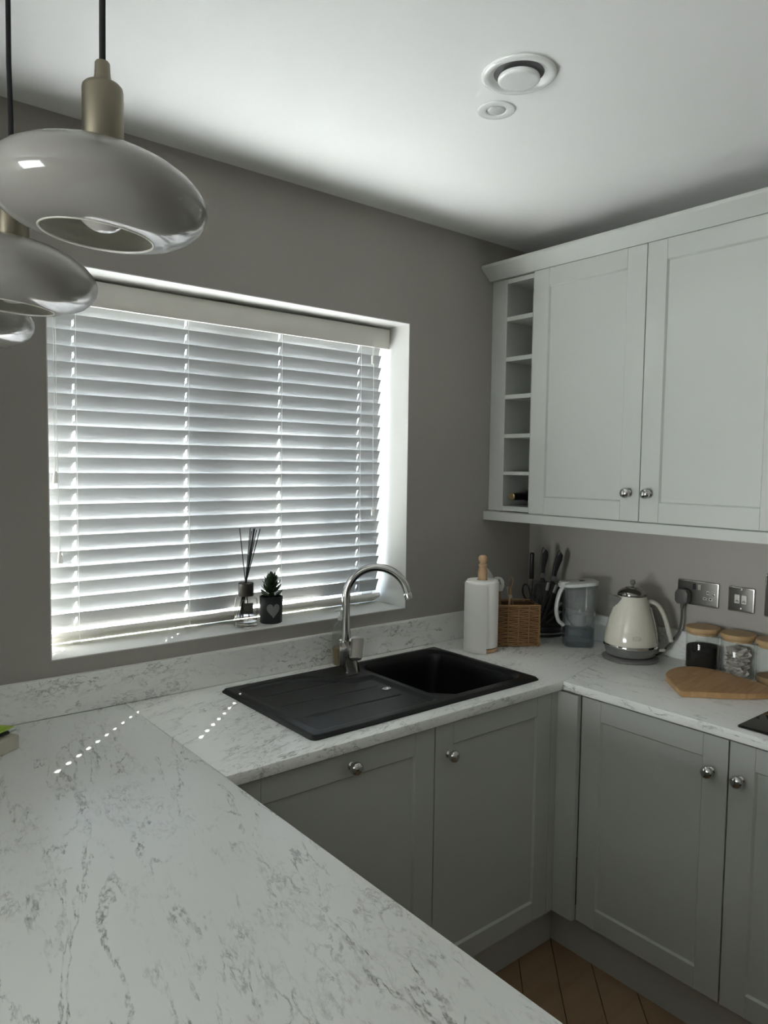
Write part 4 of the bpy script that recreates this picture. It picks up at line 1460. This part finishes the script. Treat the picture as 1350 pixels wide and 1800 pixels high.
# ------------------------------------------------------------------ water filter jug
JC = Vector((-0.150, -0.352, W + 0.0006))
jg = thing('water_jug', 'clear plastic filter jug with white lid and handle beside the kettle', 'jug', JC, math.atan2(LAT.y, LAT.x))
# local: +x away to the right in the picture (spout), -x handle


def rring(x0, x1, hy, r, z, slope=0.0):
    return [(x, y, z + slope * (x - x0)) for x, y in rrect(x0, x1, -hy, hy, r, 6)]


b = BM()
loft(b, [rring(-0.040, 0.066, 0.043, 0.026, 0.0), rring(-0.042, 0.068, 0.046, 0.028, 0.012), rring(-0.042, 0.069, 0.047, 0.028, 0.09), rring(-0.043, 0.072, 0.049, 0.030, 0.17), rring(-0.045, 0.076, 0.051, 0.032, 0.222, 0.10)], True, False)
obj('jug_wall', b, 'jug_clear', jg)
b = BM()
loft(b, [rring(-0.0385, 0.065, 0.042, 0.024, 0.003), rring(-0.0395, 0.066, 0.044, 0.024, 0.014), rring(-0.0395, 0.0665, 0.0445, 0.026, 0.066)])
obj('water', b, 'jug_water', jg)
b = BM()
loft(b, [rring(-0.012, 0.050, 0.030, 0.02, 0.074), rring(-0.030, 0.062, 0.042, 0.024, 0.105), rring(-0.034, 0.066, 0.045, 0.027, 0.125), rring(-0.038, 0.069, 0.047, 0.028, 0.215, 0.06)], True, False)
obj('hopper', b, 'jug_inner', jg)
b = BM(); lathe(b, [(0, 0.076), (0.024, 0.076), (0.026, 0.082), (0.026, 0.116), (0.020, 0.120), (0.008, 0.124), (0.006, 0.136), (0, 0.137)], 26, 0.018, 0); obj('filter_cartridge', b, 'filter', jg)
b = BM()
loft(b, [rring(-0.048, 0.079, 0.053, 0.034, 0.2235, 0.10), rring(-0.050, 0.080, 0.054, 0.034, 0.2275, 0.10), rring(-0.049, 0.079, 0.053, 0.034, 0.2345, 0.10), rring(-0.040, 0.070, 0.044, 0.030, 0.2395, 0.10)])
ld = obj('lid', b, 'jug_white', jg)
b = BM()
box(b, 0.012, 0.032, -0.010, 0.010, 0.2450, 0.2475, 0.001); obj('indicator_window', b, 'black_plastic', ld)
b = BM(); loft(b, [rring(-0.064, -0.026, 0.020, 0.012, 0.221), rring(-0.066, -0.024, 0.022, 0.012, 0.230), rring(-0.060, -0.028, 0.018, 0.010, 0.243)]); obj('thumb_rest', b, 'jug_white', ld)
b = BM()
pts = spline([(-0.046, 0, 0.224), (-0.060, 0, 0.200), (-0.070, 0, 0.160), (-0.071, 0, 0.125), (-0.062, 0, 0.092), (-0.043, 0, 0.076)], 6)
tube(b, pts, [(0.013, 0.0075)] * len(pts), 14); obj('handle', b, 'jug_white', jg)
b = BM(); tube(b, [(0.064, -0.030, 0.120), (0.071, -0.010, 0.128), (0.072, 0.012, 0.128)], 0.003, 8); obj('clip', b, 'jug_white', jg)

# ------------------------------------------------------------------ kettle
KC = Vector((-0.148, -0.588, W + 0.0006))
kp = thing('kettle_stand', 'flat round grey power base under the cream kettle', 'kettle base', KC)
b = BM(); lathe(b, [(0, 0), (0.094, 0), (0.0965, 0.002), (0.0965, 0.006), (0.090, 0.010), (0.070, 0.0125), (0, 0.0125)], 56); obj('disc', b, 'kettle_grey', kp)
kt = thing('kettle', 'cream enamel kettle with chrome lid, curved handle and grey foot', 'kettle', KC + Vector((0, 0, 0.013)), math.atan2(LAT.y, LAT.x))
z0 = 0.013
b = BM(); lathe(b, [(0, 0.0), (0.070, 0.0), (0.080, 0.004), (0.0865, 0.018), (0.089, 0.034), (0, 0.034)], 56); obj('foot', b, 'kettle_grey', kt)
b = BM(); lathe(b, [(0.086, 0.0342), (0.0925, 0.0342), (0.0938, 0.038), (0.0925, 0.0425), (0.086, 0.0425)], 56); obj('chrome_band', b, 'chrome', kt)
b = BM()
lathe(b, [(0.088, 0.0427), (0.0918, 0.044), (0.0925, 0.052), (0.0912, 0.066), (0.0880, 0.084), (0.0832, 0.105), (0.0770, 0.128), (0.0700, 0.150), (0.0625, 0.172), (0.0555, 0.192), (0.0505, 0.206), (0.0485, 0.211), (0.046, 0.212)], 64)
bd = obj('body', b, 'kettle', kt)
b = BM(); lathe(b, [(0.0, 0.211), (0.0495, 0.211), (0.0505, 0.214), (0.0500, 0.219), (0.046, 0.226), (0.036, 0.2335), (0.0245, 0.238), (0.0235, 0.2405), (0.010, 0.2425), (0, 0.243)], 48)
lid = obj('lid', b, 'dark_chrome', kt)
b = BM(); lathe(b, [(0, 0.2425), (0.0042, 0.2425), (0.0038, 0.247), (0.0070, 0.2495), (0.0098, 0.2555), (0.0098, 0.2590), (0.0070, 0.265), (0, 0.2675)], 24); obj('lid_knob', b, 'kettle_grey', lid)
# spout: an open beak on the left, rim high
b = BM()
rings = []
for t_, x, zlo, zhi, w_ in ((0, -0.046, 0.150, 0.206, 0.026), (0.5, -0.066, 0.172, 0.210, 0.018), (1, -0.0845, 0.203, 0.2175, 0.008)):
    rings.append([(x, -w_, zhi), (x, -w_ * 0.8, (zlo + zhi) / 2), (x, 0, zlo), (x, w_ * 0.8, (zlo + zhi) / 2), (x, w_, zhi)])
loft(b, rings); obj('spout', b, 'kettle_grey', kt)
# water gauge strip down the handle side
b = BM()
pr = [(0.0640, 0.176), (0.0700, 0.157), (0.0772, 0.134), (0.0835, 0.110), (0.0885, 0.088), (0.0915, 0.068), (0.0925, 0.054)]
vr = []
for r, z in pr:
    vr.append([b.verts.new(((r + o_) * math.cos(a), (r + o_) * math.sin(a), z)) for a, o_ in ((-0.62, 0.0), (-0.58, 0.0035), (-0.36, 0.0045), (-0.14, 0.0035), (-0.10, 0.0))])
for a_, c_ in zip(vr, vr[1:]):
    for k in range(4): b.faces.new((a_[k], a_[k + 1], c_[k + 1], c_[k]))
obj('water_gauge', b, 'kettle_grey', kt)
b = BM()
vr = []
for r, z in pr:
    vr.append([b.verts.new(((r + o_) * math.cos(a), (r + o_) * math.sin(a), z)) for a, o_ in ((-0.70, 0.0), (-0.68, 0.003), (-0.63, 0.003), (-0.615, 0.0))])
for a_, c_ in zip(vr, vr[1:]):
    for k in range(3): b.faces.new((a_[k], a_[k + 1], c_[k + 1], c_[k]))
obj('gauge_trim', b, 'chrome', kt)
# handle
hpts = spline([(0.046, -0.006, 0.187), (0.066, -0.010, 0.190), (0.087, -0.014, 0.178), (0.105, -0.017, 0.150), (0.119, -0.019, 0.112), (0.131, -0.021, 0.066), (0.134, -0.0215, 0.052)], 7)
b = BM(); tube(b, hpts, [(0.0125, 0.0085)] * (len(hpts) - 3) + [(0.0122, 0.0084), (0.0118, 0.008), (0.010, 0.007)], 16)
hd_ = obj('handle', b, 'kettle_handle', kt)
b = BM(); tube(b, [Vector(p) + Vector((-0.0076, -0.0045, -0.003)) for p in hpts[6:-2]], 0.0022, 8); obj('handle_inlay', b, 'chrome', hd_)
b = BM(); box(b, 0.088, 0.112, -0.034, -0.016, 0.018, 0.029, 0.004, 2); obj('switch_lever', b, 'kettle_handle', kt)
# oval badge on the front
badge_a = math.radians(-96)
def onk(u, z):
    r = 0.0890 + (0.084 - z) * 0.20
    an = badge_a + u / 0.09
    return Vector((r * math.cos(an), r * math.sin(an), z))
b = BM()
tube(b, [onk(0.0135 * math.copysign(abs(math.cos(a)) ** 0.5, math.cos(a)), 0.076 + 0.0062 * math.copysign(abs(math.sin(a)) ** 0.8, math.sin(a))) for a in [2 * PI * k / 28 for k in range(29)]], 0.0006, 6)
bg = obj('badge', b, 'badge', kt)
cu = D.curves.new('lettering', 'FONT'); cu.body = "De'Longhi"; cu.size = 0.0062; cu.align_x = 'CENTER'; cu.align_y = 'CENTER'; cu.extrude = 0.0001
to = D.objects.new('lettering', cu); COL.objects.link(to)
me = D.meshes.new_from_object(to.evaluated_get(bpy.context.evaluated_depsgraph_get()))
D.objects.remove(to)
b = BM(); b.from_mesh(me); D.meshes.remove(me)
for v in b.verts:
    p = onk(v.co.x, 0.0755 + v.co.y)
    v.co = p + Vector((p.x, p.y, 0)).normalized() * (0.0006 + v.co.z)
obj('badge_lettering', b, 'badge', bg, False)

# ------------------------------------------------------------------ sockets, plug, flex
def frame_x(y0, y1, z0, z1):
    """Matrix taking local (u right along -y, v up, w out of the wall toward -x) from the plate's lower left corner."""
    return Matrix(((0, 0, -1, -0.0006), (-1, 0, 0, y0), (0, 1, 0, z0), (0, 0, 0, 1)))


def wall_plate(name, label, cat, y0, y1, z0, z1):
    w_, h_ = y0 - y1, z1 - z0
    t = thing(name, label, cat, (0, (y0 + y1) / 2, z0))
    F = TR(0, -(y0 + y1) / 2, -z0) @ frame_x(y0, y1, z0, z1)
    bb = plate([rrect(0, w_, 0, h_, 0.004, 4)], 0, 0.0075, 0.0016, F); obj('backplate', bb, 'plate_edge', t)
    bb = plate([rrect(0.004, w_ - 0.004, 0.004, h_ - 0.004, 0.003, 4)], 0.006, 0.0084, 0.0003, F); obj('faceplate', bb, 'plate_steel', t)
    return t, F


def screw(t, F, u, v):
    bb = BM(); lathe(bb, [(0, 0.0075), (0.0042, 0.0082), (0.0042, 0.0090), (0.003, 0.0098), (0, 0.0100)], 14, u, v)
    bmesh.ops.transform(bb, matrix=F, verts=bb.verts); sc__ = obj('screw', bb, 'rocker', t)
    bb = BM(); box(bb, u - 0.0034, u + 0.0034, v - 0.0005, v + 0.0005, 0.0098, 0.0102); bmesh.ops.transform(bb, matrix=F, verts=bb.verts); obj('slot', bb, 'black_plastic', sc__, False)


ds, F = wall_plate('double_socket', 'brushed steel double socket with a grey plug in its left half', 'socket', -0.6795, -0.8262, 1.1090, 1.1940)
for u, mt_ in ((0.0615, 'black_plastic'), (0.0805, 'rocker')):
    bb = BM(); box(bb, u - 0.0062, u + 0.0062, 0.0545, 0.0755, 0.007, 0.0115, 0.0012); bmesh.ops.transform(bb, matrix=F, verts=bb.verts); obj('rocker_switch', bb, mt_, ds)
for (u, v, a_, c_) in ((0.110, 0.0485, 0.0042, 0.0062), (0.1005, 0.0275, 0.0060, 0.0048), (0.1205, 0.0275, 0.0060, 0.0048)):
    bb = BM(); box(bb, u - a_, u + a_, v - c_, v + c_, 0.0084, 0.0092, 0.0004); bmesh.ops.transform(bb, matrix=F, verts=bb.verts); si = obj('pin_shutter', bb, 'socket_white', ds)
    bb = BM(); box(bb, u - a_ * 0.55, u + a_ * 0.55, v - c_ * 0.5, v + c_ * 0.5, 0.0090, 0.0095); bmesh.ops.transform(bb, matrix=F, verts=bb.verts); obj('pin_hole', bb, 'black_plastic', si, False)
screw(ds, F, 0.132, 0.0445)
screw(ds, F, 0.0095, 0.0445)
cs, F2 = wall_plate('cooker_switch', 'square brushed steel switch plate with two labelled rockers', 'switch', -0.8590, -0.9448, 1.1105, 1.1925)
for u in (0.0315, 0.0545):
    bb = BM(); box(bb, u - 0.0090, u + 0.0090, 0.0275, 0.0575, 0.007, 0.0122, 0.0022, 2); bmesh.ops.transform(bb, matrix=F2, verts=bb.verts); rk = obj('rocker_switch', bb, 'socket_white', cs)
    bb = BM()
    for vv, ww in ((0.0370, 0.004), (0.0335, 0.006)):
        box(bb, u - ww, u + ww, vv, vv + 0.0017, 0.0119, 0.0125)
    bmesh.ops.transform(bb, matrix=F2, verts=bb.verts); obj('rocker_print', bb, 'black_plastic', rk, False)
screw(cs, F2, 0.043, 0.0735); screw(cs, F2, 0.043, 0.0105)
t3, F3 = wall_plate('cooker_socket', 'tall dark steel plate cut off by the right edge', 'socket', -0.9770, -1.0630, 1.1095, 1.2480)
bb = BM(); box(bb, 0.026, 0.060, 0.075, 0.110, 0.007, 0.012, 0.002); bmesh.ops.transform(bb, matrix=F3, verts=bb.verts); obj('rocker_switch', bb, 'socket_white', t3)
# plug and kettle flex
pg = thing('kettle_plug', 'grey plug and flex of the kettle in the double socket', 'plug', (-0.009, -0.7085, 1.1365))
b = plate([[(-0.0235, -0.016), (-0.015, -0.026), (0.015, -0.026), (0.0235, -0.016), (0.0245, 0.012), (0.016, 0.025), (0.0, 0.028), (-0.016, 0.025), (-0.0245, 0.012)]], 0.0, 0.030, 0.006,
          Matrix(((0, 0, -1, -0.0012), (-1, 0, 0, 0), (0, 1, 0, 0), (0, 0, 0, 1))))
obj('plug_body', b, 'flex', pg)
b = BM(); tube(b, [(-0.016, 0, -0.022), (-0.017, 0, -0.034), (-0.018, -0.0003, -0.044)], [0.0072, 0.0066, 0.0050], 12); obj('strain_relief', b, 'flex', pg)
P0 = Vector(pg.location)
b = BM()
fl = spline([Vector((-0.018, 0, -0.042)), Vector((-0.022, -0.001, -0.090)), Vector((-0.028, 0.006, -0.130)), Vector((-0.040, 0.026, -0.168)),
             Vector((-0.050, 0.044, -0.196)), Vector((-0.053, 0.060, -0.213)), Vector((-0.051, 0.074, -0.2205))], 8)
tube(b, fl, 0.0041, 10); obj('flex', b, 'flex', pg)

# ------------------------------------------------------------------ storage jars
def jar(label, x, y):
    t = thing('storage_jar', label, 'jar', (x, y, W + 0.0006), group='glass jars with bamboo lids')
    bb = BM(); lathe(bb, [(0, 0.0), (0.046, 0.0), (0.050, 0.003), (0.051, 0.008), (0.051, 0.122), (0.0485, 0.1265)], 48); obj('glass', bb, 'jar', t)
    bb = BM(); lathe(bb, [(0.042, 0.1268), (0.0485, 0.1268), (0.0490, 0.1290), (0.0535, 0.1300), (0.0545, 0.1330), (0.0545, 0.1410), (0.0530, 0.1430), (0, 0.1430)], 48)
    obj('lid', bb, 'bamboo', t)
    bb = BM(); lathe(bb, [(0, 0.119), (0.047, 0.119), (0.0475, 0.1262), (0, 0.1262)], 40); obj('seal', bb, 'bamboo', t)
    return t


J = [(-0.0735, -0.810), (-0.0735, -0.9285), (-0.0735, -1.0420)]
j1 = jar('glass jar of dark coffee with a bamboo lid, nearest the kettle', *J[0])
j2 = dup(j1, (J[1][0], J[1][1], W + 0.0006), 'glass jar of folded white sachets with a bamboo lid')
j3 = dup(j1, (J[2][0], J[2][1], W + 0.0006), 'nearly empty glass jar with a bamboo lid at the right edge')
b = BM(); lathe(b, [(0, 0.0035), (0.046, 0.0035), (0.0485, 0.008), (0.0490, 0.076), (0.047, 0.079), (0, 0.077)], 40); cf = obj('coffee', b, 'coffee')
cf.location = j1.location; tag(cf, 'dark ground coffee filling the jar beside the kettle', 'coffee'); cf['kind'] = 'stuff'
b = BM(); lathe(b, [(0, 0.0035), (0.046, 0.0035), (0.048, 0.008), (0.048, 0.028), (0, 0.029)], 40); cf = obj('brown_sugar', b, 'twine')
cf.location = j3.location; tag(cf, 'shallow layer of brown sugar in the jar at the right edge', 'sugar'); cf['kind'] = 'stuff'
# folded paper sachets: curved little sheets, each its own thing
def sachet_mesh(L_, w_, bend):
    bm = BM()
    n = 6
    vr = []
    for i in range(n + 1):
        t_ = i / n - 0.5
        vr.append([bm.verts.new((L_ * t_, w_ * s, bend * (4 * t_ * t_ - 0.5) + 0.003 * s * (1 if i % 2 else -1))) for s in (-0.5, -0.17, 0.17, 0.5)])
    for a_, c_ in zip(vr, vr[1:]):
        for k in range(3): bm.faces.new((a_[k], a_[k + 1], c_[k + 1], c_[k]))
    bmesh.ops.solidify(bm, geom=bm.faces[:], thickness=0.0016)
    return bm


pro = [obj('paper_sachet', sachet_mesh(0.054, 0.030, bnd), 'sachet', None, True, 60) for bnd in (0.006, -0.004, 0.010)]
cnt = 0
SL = 'white folded paper sachet lying among others in the middle glass jar'
for lay in range(15):
    for k in range(3):
        if cnt < 3:
            o = pro[cnt]
        else:
            o = pro[cnt % 3].copy(); COL.objects.link(o)
        tag(o, SL, 'sachet', 'paper sachets in the jar')
        a = 2.1 * k + lay * 0.83 + random.uniform(-0.3, 0.3)
        rr = 0.0155
        zz = 0.011 + lay * 0.0052 + k * 0.0012
        o.location = (J[1][0] + rr * math.cos(a), J[1][1] + rr * math.sin(a), W + zz)
        o.rotation_euler = (random.choice((-1, 1)) * random.uniform(0.25, 0.75), random.uniform(-0.25, 0.25), a + PI / 2 + random.uniform(-0.25, 0.25))
        cnt += 1

# ------------------------------------------------------------------ heart board, coaster, hob
loc = (-0.262, -0.948, W + 0.0006)
ctl = [(-0.423, -0.930), (-0.353, -0.858), (-0.306, -0.814), (-0.255, -0.790), (-0.190, -0.783), (-0.136, -0.806), (-0.112, -0.862), (-0.117, -0.925), (-0.128, -0.965),
       (-0.138, -1.010), (-0.156, -1.055), (-0.186, -1.090), (-0.226, -1.096), (-0.280, -1.066), (-0.330, -1.024), (-0.382, -0.971), (-0.423, -0.930)]
hp = [(p.x - loc[0], p.y - loc[1]) for p in spline([(x, y, 0) for x, y in ctl], 5)[:-1]]
b = BM()
fv = [b.verts.new((x, y, 0.0)) for x, y in hp]
b.faces.new(fv)
ex_ = bmesh.ops.extrude_face_region(b, geom=b.faces[:])
bmesh.ops.translate(b, verts=[v for v in ex_['geom'] if isinstance(v, bmesh.types.BMVert)], vec=(0, 0, 0.0175))
bmesh.ops.bevel(b, geom=[e for e in b.edges if abs(e.verts[0].co.z - e.verts[1].co.z) < 1e-6], offset=0.0018, segments=2, affect='EDGES')
bmesh.ops.triangulate(b, faces=[f for f in b.faces if len(f.verts) > 8])
cb = thing('chopping_board', 'heart-shaped bamboo chopping board lying before the glass jars', 'chopping board', loc)
obj('board', b, 'board', cb, True, 40)
b = BM(); lathe(b, [(0, 0), (0.040, 0), (0.042, 0.002), (0.042, 0.008), (0.040, 0.010), (0, 0.010)], 40, 0, 0)
co = tag(obj('coaster', b, 'coaster'), 'dark brown round wooden coaster behind the heart board at the right edge', 'coaster')
co.location = (-0.058, -1.1415, W + 0.0006)
hb = thing('induction_hob', 'black glass hob cut by the right edge of the worktop', 'hob', ((HX0 + HX1) / 2, (HY0 + HY1) / 2, W))
b = plate([rrect(-(HX1 - HX0) / 2, (HX1 - HX0) / 2, -(HY1 - HY0) / 2, (HY1 - HY0) / 2, 0.006, 4)], 0.0006, 0.0056, 0.0012); obj('glass_plate', b, 'hob', hb)
b = BM()
for cx_, cy_, r in ((-0.12, 0.16, 0.085), (0.12, 0.16, 0.075), (-0.12, -0.14, 0.075), (0.12, -0.14, 0.095)):
    tube(b, [(cx_ + r * math.cos(2 * PI * k / 40), cy_ + r * math.sin(2 * PI * k / 40), 0.0056) for k in range(41)], 0.0005, 4)
obj('zone_marking', b, 'hob_line', hb)

# ------------------------------------------------------------------ pendant lamps
def pendant(label, x, y, zr):
    t = thing('pendant_lamp', label, 'lamp', (x, y, zr), group='pendant lamps over the peninsula')
    R = 0.1450
    up = [(0.0745, -0.0560), (0.088, -0.0548), (0.107, -0.0490), (0.125, -0.0390), (0.1375, -0.0270), (0.1435, -0.0150), (R, -0.0050), (0.1435, 0.0050), (0.1370, 0.0160), (0.1250, 0.0280), (0.1070, 0.0395), (0.0850, 0.0495), (0.0600, 0.0565), (0.0400, 0.0600), (0.024, 0.0615)]
    inn = [(r - 0.003 if i else r, z + (0.003 if 0 < i < 6 else 0.0 if i == 0 else -0.003)) for i, (r, z) in enumerate(up)]
    bb = BM(); lathe(bb, up, 72); sh = obj('lamp_shade', bb, 'opal', t, True, 60)
    # the shade hangs a little out of true on its holder
    ax = Vector((FWD.x, FWD.y, 0)).normalized()
    piv = Vector((0, 0, 0.058))
    sh.matrix_local = Matrix.Translation(piv) @ Matrix.Rotation(math.radians(5.0), 4, ax) @ Matrix.Translation(-piv)
    bb = BM(); lathe(bb, inn[::-1], 72); obj('shade_lining', bb, 'opal_in', sh, True, 60)
    bb = BM(); tube(bb, [(0.0745 * math.cos(2 * PI * k / 56), 0.0745 * math.sin(2 * PI * k / 56), -0.056) for k in range(57)], 0.0016, 8); obj('shade_rim', bb, 'opal_in', sh, True, 60)
    bb = BM(); lathe(bb, [(0, 0.0605), (0.0265, 0.0605), (0.0270, 0.062), (0.0270, 0.1375), (0.0262, 0.1420), (0.0235, 0.1450), (0.0150, 0.1475), (0.0118, 0.1510), (0.0105, 0.1580), (0.0098, 0.1740), (0.0085, 0.1760), (0, 0.1760)], 36)
    obj('lamp_holder', bb, 'brass', t, True, 40)
    bb = BM(); tube(bb, [(0, 0, 0.172), (0.001, 0.0005, 0.26), (-0.001, 0, 0.36), (0, 0, H - zr - 0.024)], 0.0042, 10); obj('cord', bb, 'black_cord', t)
    bb = BM(); lathe(bb, [(0, H - zr - 0.026), (0.040, H - zr - 0.026), (0.046, H - zr - 0.020), (0.046, H - zr - 0.0005), (0, H - zr - 0.0005)], 32); obj('ceiling_rose', bb, 'brass', t)
    bb = BM(); sphere(bb, Vector((0, 0, -0.012)), 0.039, 28, 16, (1, 1, 1.0)); lathe(bb, [(0.022, 0.016), (0.017, 0.030), (0.0135, 0.040), (0.0135, 0.0600)], 24); obj('bulb', bb, 'bulb', t)
    return t


pendant('nearest and largest-looking white glass pendant lamp on a black cord', -2.0925, -0.9630, 1.9450)
pendant('second white glass pendant lamp, half hidden below the nearest one', -2.1220, -0.5730, 1.9070)
pendant('third white glass pendant lamp with only its edge showing left of the blind', -2.1450, -0.2200, 1.8870)

# ------------------------------------------------------------------ ceiling fittings
vt = thing('ceiling_vent', 'round white air valve in the ceiling', 'vent', (-1.1475, -0.8800, H))
b = BM(); lathe(b, [(0.0800, -0.0004), (0.0832, -0.0018), (0.0835, -0.0042), (0.0815, -0.0070), (0.0770, -0.0092), (0.0720, -0.0095), (0.0670, -0.0080), (0.0620, -0.0045), (0.0580, -0.0012), (0.0560, -0.0004)], 72)
obj('vent_ring', b, 'vent', vt, True, 70)
b = BM(); lathe(b, [(0.0, -0.0003), (0.0575, -0.0003)], 48); obj('throat_shade', b, 'vent_shade', vt)
b = BM(); lathe(b, [(0, -0.0185), (0.039, -0.0185), (0.0445, -0.0175), (0.0468, -0.0150), (0.0470, -0.0115), (0.0455, -0.0085), (0.020, -0.0060), (0.006, -0.0055), (0.006, -0.0010)], 60); obj('vent_disc', b, 'vent', vt, True, 50)
dl = thing('ceiling_sensor', 'small round white sensor in the ceiling below the air valve', 'sensor', (-1.0605, -0.7340, H))
b = BM(); lathe(b, [(0.0455, -0.0003), (0.0465, -0.0012), (0.0460, -0.0026), (0.0440, -0.0034), (0.0270, -0.0036), (0.0250, -0.0028), (0.0240, -0.0004)], 48); obj('sensor_ring', b, 'vent', dl, True, 60)
b = BM(); lathe(b, [(0, -0.0050), (0.010, -0.0047), (0.0180, -0.0038), (0.0218, -0.0024), (0.0224, -0.0004)], 36); obj('sensor_lens', b, 'lens', dl, True, 60)

# ------------------------------------------------------------------ left edge: box, card, pen
u = Vector((-0.845, -0.535, 0)).normalized(); w_v = Vector((-0.535, 0.845, 0)).normalized()
bx_rot = math.atan2(u.y, u.x)
bx = thing('letter_tray', 'low cream box at the left edge of the peninsula by the wall', 'box', (-2.0415, -0.1860, W + 0.0006), bx_rot)
b = BM(); box(b, 0, 0.24, -0.115, 0, 0, 0.032, 0.0012); obj('body', b, 'box_white', bx)
# top sits on the box, tilted lime card over a dark wallet
wl = thing('wallet', 'black wallet lying on the cream box under the lime card', 'wallet', (-2.0415 + u.x * 0.115, -0.1860 + u.y * 0.115, W + 0.0332), bx_rot)
b = BM(); box(b, -0.075, 0.075, -0.085, -0.020, 0, 0.014, 0.004, 2); obj('leather', b, 'black_plastic', wl)
cd = thing('lime_card', 'lime green card with a pale border lying on top of the black wallet', 'card', (-2.0415 + u.x * 0.095, -0.1860 + u.y * 0.095, W + 0.0478), bx_rot + 0.10)
b = BM(); box(b, -0.098, 0.060, -0.100, -0.006, 0, 0.0016, 0.0004); cdo = obj('border', b, 'lime_edge', cd)
b = BM(); box(b, -0.086, 0.054, -0.094, -0.012, 0.0014, 0.0020); obj('print_area', b, 'lime', cdo)
pn = thing('pen', 'black pen with a silver tip poking out from under the lime card', 'pen', (-2.0415 + u.x * 0.03, -0.1860 + u.y * 0.03, W + 0.0376), bx_rot + PI - 0.12)
b = BM(); tube(b, [(-0.07, 0.026, 0), (0.018, 0.026, 0)], 0.0042, 12); obj('barrel', b, 'black_plastic', pn)
b = BM(); tube(b, [(0.0182, 0.026, 0), (0.034, 0.026, 0), (0.040, 0.026, 0)], [0.0036, 0.0022, 0.0008], 12); obj('tip', b, 'chrome', pn)
